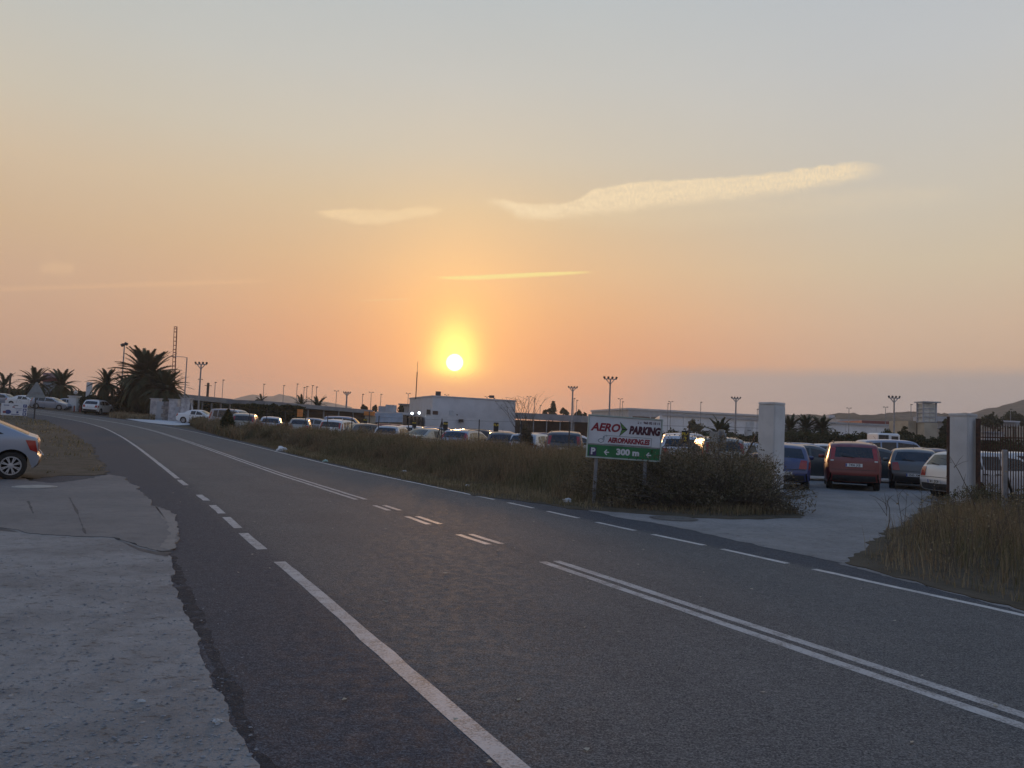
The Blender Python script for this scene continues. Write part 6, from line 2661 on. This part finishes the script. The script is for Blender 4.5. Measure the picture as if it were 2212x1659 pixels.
palm(1740, 930, 955, 86, .68, 'middle palm of the three beside the left gate pillar', 76, 17, zg=0)
palm(1776, 931, 955, 86, .68, 'right palm of the three beside the left gate pillar', 76, 18, zg=0)


# ---- trees and hedges further off
def tree(name, label, px, py_top, py_bot, d, wpx, n, lsize, lobes=7, seed=1, trunk=True, group=None, m=None, flat=1.0, zg=None):
    r = random.Random(seed)
    c = D(px, (py_top + py_bot) / 2, d)
    g = terr(c.x, d) if zg is None else zg
    zt = D(px, py_top, d).z - g
    zb = max(0.15, D(px, py_bot, d).z - g)
    w = wpx / FOC * d
    t = thing(name, label, 'tree' if trunk else 'hedge', (c.x, d, g), 0, group)
    blobs = []
    hc = (zt - zb)
    for i in range(lobes):
        x = (r.random() - .5) * w * .72
        e = 1 - (abs(x) / (w / 2)) ** 2 * .6
        rz = hc * r.uniform(.26, .40) * flat
        z = zb + rz * .6 + r.random() * max(0, hc * e - rz * 1.6)
        blobs.append((x, (r.random() - .5) * w * .4, min(z, zt - rz), w * r.uniform(.17, .28), w * r.uniform(.17, .28), rz))
    blobs.append((0, 0, zt - hc * .42, w * .26, w * .26, hc * .42))
    C = []
    for b in blobs:
        k = int(n / len(blobs))
        v = rand_dirs(k)
        p = v * (rng.random(k) ** .4)[:, None] * np.array(b[3:]) + np.array(b[:3])
        C.append(p)
    C = np.concatenate(C)
    sc = 3.0 / w
    nn = np.array([noise.noise((q[0] * sc, q[1] * sc, q[2] * sc + seed)) for q in C])
    C = C[nn > -.22]
    C = C[C[:, 2] > .05]
    quads_object('crown', leaf_quads(C, lsize, .15, .6), m or TREEM, t)
    if trunk:
        k = MB()
        k.tube([(0, 0, -.2), (0, 0, zb + hc * .3), (.1, 0, zt - hc * .3)], [w * .045, w * .035, w * .012], 7)
        for i in range(4):
            b = blobs[i]
            k.tube([(0, 0, zb + hc * .15), ((b[0]) * .5, b[1] * .5, (zb + b[2]) / 2 + .2), b[:3]], [w * .022, w * .016, w * .006], 5)
        k.build('trunk', BARK, t)
    return t


def hedge(label, px0, px1, py_top0, py_top1, d0, d1, n, lsize, depth=2.0, seed=1, ragged=.3, m=None, zg=None, zbot=0.0, kind=None):
    a, b = D(px0, py_top0, d0), D(px1, py_top1, d1)
    ga = terr(a.x, a.y) if zg is None else zg
    gb = terr(b.x, b.y) if zg is None else zg
    f = rng.random(n)
    x = a.x + (b.x - a.x) * f
    y = a.y + (b.y - a.y) * f + (rng.random(n) - .5) * depth
    g = ga + (gb - ga) * f
    top = (a.z - ga) + ((b.z - gb) - (a.z - ga)) * f
    prof = 1 + ragged * nz2(x, y, .9, seed) + ragged * .6 * nz2(x, y, 2.6, seed + 4)
    z = zbot + (top * prof - zbot) * rng.random(n) ** .75
    o = thing('hedge', label, 'hedge')
    C = np.stack([x, y, z + g], 1)
    quads_object('foliage', leaf_quads(C, lsize, .2, .6), m or TREEM, o)
    k = MB()
    for i in range(int(abs(b.x - a.x) / 1.6) + 1):
        ff = (i + .5) / (int(abs(b.x - a.x) / 1.6) + 1)
        q = a.lerp(b, ff)
        gg = ga + (gb - ga) * ff
        k.tube([(q.x, q.y, gg - .1), (q.x + .1, q.y, gg + (q.z - gg) * .6)], [.06, .02], 5)
    w = k.build('stems', BARK, o)
    w['kind'] = 'stuff'


hedge('dark clipped hedge beside the blue grey canopy, above the parked cars on the left', 508, 655, 873.5, 878, 78, 84, 16000, .24, 2.2, 3, .10, zbot=1.0)
hedge('dark hedge below the blue grey canopy behind its posts', 400, 512, 866, 874, 106, 104, 9000, .3, 2.0, 5, .12)
hedge('dense dark trees closing the road bend at the far left', -40, 190, 842, 850, 122, 118, 22000, .45, 5.0, 7, .30)
hedge('dark undergrowth beneath the big palms', 190, 385, 858, 866, 94, 95, 24000, .32, 4.0, 9, .25)
hedge('low green and brown hedge below the white warehouse, right of the sign', 1415, 1700, 934, 944, 92, 88, 17000, .26, 4.0, 11, .35, zg=0)
hedge('dark green bushes below the white warehouse, right of the left pillar', 1690, 1880, 938, 942, 80, 78, 15000, .24, 3.5, 13, .30, zg=0)
hedge('dark green bushes behind the white lorry cab left of the tower', 1880, 2060, 941, 953, 76, 70, 14000, .24, 3.5, 15, .38, zg=0)
hedge('ragged bushes seen through the right-hand railings', 2090, 2260, 950, 968, 78, 60, 9000, .22, 4.0, 17, .5, zg=0)
tree('leafy_tree', 'small yellowish round tree before the white warehouse, right of the sign', 1500, 903, 932, 90, 38, 1500, .24, 6, 2, zg=0, m=OLIVE)
tree('leafy_tree', 'small dark narrow tree before the white warehouse, nearer the left pillar', 1562, 904, 936, 92, 26, 1200, .24, 5, 4, zg=0)
tree('leafy_tree', 'dark tree cluster rising on the slope right of the right gate pillar', 2146, 890, 925, 110, 44, 2200, .34, 7, 5, zg=0)
tree('leafy_tree', 'rounded dark tree on the slope at the right edge', 2190, 886, 925, 150, 62, 2600, .45, 7, 6, zg=0)
tree('leafy_tree', 'dark trees filling the gap right of the tower', 2042, 903, 950, 90, 24, 2600, .3, 7, 7, zg=0)
tree('leafy_tree', 'dark leafy tree left of the foot of the tower', 1955, 921, 952, 82, 30, 1800, .28, 6, 8, zg=0)
tree('leafy_tree', 'hazy round tree touching the left corner of the white building', 866, 873, 892, 158, 15, 1000, .32, 5, 9)
tree('leafy_tree', 'dark rounded tree behind the right end of the long canopy', 784, 873, 888, 150, 19, 1000, .32, 5, 10)
tree('leafy_tree', 'dark tree top peeping over the rooftop blocks', 811, 874, 889, 160, 14, 800, .32, 4, 11)
tree('leafy_tree', 'broad bushy tree behind the clipped hedge, left of the small palm', 556, 863, 880, 122, 22, 1500, .35, 6, 12)
tree('leafy_tree', 'bushy tree at the right end of the blue grey canopy', 520, 868, 882, 122, 32, 1500, .35, 6, 13)
tree('leafy_tree', 'left hazy broad tree beside the tall araucaria', 1186, 882, 900, 210, 30, 1500, .5, 6, 14)
tree('leafy_tree', 'hazy broad tree between the araucaria and the floodlight mast', 1216, 880.5, 900, 205, 22, 1400, .5, 6, 15)
tree('leafy_tree', 'hazy tree just right of the floodlight mast, left of the sign', 1249, 884, 902, 205, 20, 1200, .5, 5, 16)
tree('leafy_tree', 'darker bush against the left edge of the sign top', 1262, 891, 912, 150, 22, 1200, .4, 5, 17)


def araucaria(px, py0, py1, d, label):
    a = D(px, py1, d)
    g = terr(a.x, d)
    zt, zb = D(px, py0, d).z, D(px, py1, d).z
    t = thing('araucaria', label, 'tree', (a.x, d, g))
    h = zt - g
    MB().tube([(0, 0, -.2), (0, 0, h)], [.32, .05], 7).build('trunk', BARK, t)
    C = []
    n = 8
    for i in range(n):
        f = i / (n - 1)
        z = (zb - g) + (h - (zb - g)) * (f * .95)
        r = (1 - f) * .155 * (h - (zb - g)) * 1.9 + .2
        for k in range(6):
            an = 6.283 * k / 6 + i * .5
            m_ = 26
            s = rng.random(m_)
            C.append(np.stack([r * s * math.cos(an) + rng.normal(size=m_) * .10, r * s * math.sin(an) + rng.normal(size=m_) * .10, z + .22 * r * s ** 2 + rng.normal(size=m_) * .09], 1))
    C = np.concatenate(C)
    quads_object('crown', leaf_quads(C, .42, .1, .6), TREEM, t)


araucaria(1194.5, 867, 889, 205, 'tall tiered araucaria tree on the skyline right of the white building')

tree('leafy_tree', 'dense dark round greenery filling the heart of the big palm clump', 322, 792, 888, 94, 112, 9000, .34, 9, 23)

# ---- litter
BAG = M('white_plastic', (0.62, 0.62, 0.62), 0.4, var=0.1)


def crumple(px, py, s, label, m=BAG, name='plastic_bag', catg='litter', seed=1):
    x, y = P(px, py)
    bm = bmesh.new()
    bmesh.ops.create_icosphere(bm, subdivisions=3, radius=1)
    for v in bm.verts:
        n = noise.noise(v.co * 1.6 + Vector((seed * 3, 0, 0))) * .55 + noise.noise(v.co * 4 + Vector((0, seed, 0))) * .25
        v.co *= 1 + n
        v.co.x *= s * 1.2
        v.co.y *= s
        v.co.z = max(-.25, v.co.z) * s * .75 + .2 * s
    me = bpy.data.meshes.new(name)
    bm.to_mesh(me)
    bm.free()
    o = link(name, me, m, None, (x, y, terr(x, y) + .03))
    tag(o, label, catg, 'litter along the road edge')


crumple(1225, 1087, .085, 'crumpled white plastic bag on the verge left of the sign post', seed=1)
crumple(609, 975, .22, 'white plastic rag lying on the verge far up the road', seed=3)
crumple(702, 999, .09, 'pale green white scrap beside the weeds, midway along the verge', seed=5, m=M('pale_green_plastic', (0.35, 0.5, 0.42), .5))
crumple(872, 1022, .07, 'small pale scrap at the edge of the weeds below the fence brace', seed=6)
crumple(1010, 1053, .055, 'small white scrap at the road edge left of the plastic bag', seed=7)
crumple(89, 985, .05, 'small white scrap on the bare verge behind the silver car', seed=8)
crumple(470, 1575, .022, 'rounded pale pebble at the broken edge of the stony forecourt', M('pale_pebble', (.4, .39, .37), .8), 'pebble', 'stone', 9)
crumple(303, 1530, .018, 'pale pebble on the stony forecourt, left of the rounded one', MATS['pale_pebble'], 'pebble', 'stone', 10)

# dry leaves and chips scattered on the road
n = 150
S_ = rng.uniform(3.5, 26, n)
LT = rng.uniform(-3.6, 3.2, n)
qs = []
for s, l in zip(S_, LT):
    x, y = road_at(s + 5, l)
    a = rng.random() * 6.28
    r1, r2 = rng.uniform(.012, .035), rng.uniform(.008, .018)
    ca, sa = math.cos(a), math.sin(a)
    z = terr(x, y) + .028
    qs.append([(x + ca * r1, y + sa * r1, z + rng.uniform(0, .012)), (x - sa * r2, y + ca * r2, z), (x - ca * r1, y - sa * r1, z + rng.uniform(0, .012)), (x + sa * r2, y - ca * r2, z + .004)])
o = quads_object('dry_leaves', np.array(qs), M('dry_leaf', (0.36, 0.32, 0.24), .8, var=.4))
tag(o, 'small pale dry leaves and chips scattered over the road', None, None, 'stuff')
# loose stones on the forecourt
SEAM_PTS = rough_outline(nearB[:8], .05, 0, 1.0)
me_v, me_f = [], []
mb = MB()
ico = [(0, 0, 1), (.9, 0, .3), (.28, .85, .35), (-.72, .52, .3), (-.72, -.52, .35), (.28, -.85, .3), (0, 0, -.3)]
fc = [(0, 1, 2), (0, 2, 3), (0, 3, 4), (0, 4, 5), (0, 5, 1), (6, 2, 1), (6, 3, 2), (6, 4, 3), (6, 5, 4), (6, 1, 5)]
for i in range(3000):
    px, py = rng.uniform(-60, 560), rng.uniform(1210, 1700)
    x, y = P(px, py)
    sl, la = road_sl(x, y)
    inside = clip_inside(nearB, x, y)
    s = .0035 + .011 * rng.random() ** 4
    if not inside:
        if la < -5.4 or la > -3.6 or rng.random() > .6 or abs(rng.normal()) * .28 < min(math.hypot(x - q[0], y - q[1]) for q in SEAM_PTS):
            continue
        s *= .8
    a = rng.random() * 6.28
    k = (rng.uniform(.8, 1.5), rng.uniform(.8, 1.3), rng.uniform(.4, .8))
    mb.add([(x + s * (k[0] * p[0] * math.cos(a) - k[1] * p[1] * math.sin(a)), y + s * (k[0] * p[0] * math.sin(a) + k[1] * p[1] * math.cos(a)), .034 + s * k[2] * p[2]) for p in ico], fc)
o = mb.build('gravel', M('loose_stone', (0.27, 0.265, 0.265), 0.85, col2=(0.13, 0.13, 0.135), scale=12))
tag(o, 'loose small stones on the forecourt', None, None, 'stuff')

# ------------------------------------------------------------------ the hazy evening air
hz = bpy.data.materials.new('haze')
hz.use_nodes = True
hn = hz.node_tree
hn.nodes.clear()
pv = hn.nodes.new('ShaderNodeVolumePrincipled')
pv.inputs['Color'].default_value = (0.93, 0.92, 0.93, 1)
pv.inputs['Density'].default_value = HAZE_DENSITY
pv.inputs['Anisotropy'].default_value = 0.45
ho = hn.nodes.new('ShaderNodeOutputMaterial')
hn.links.new(pv.outputs[0], ho.inputs['Volume'])
hm = MB().box((0, 1000, 49), (3900, 2700, 108)).build('haze', hz)
hm['kind'] = 'stuff'
hm['label'] = 'thin evening haze over the whole place'
SC.cycles.volume_bounces = 2
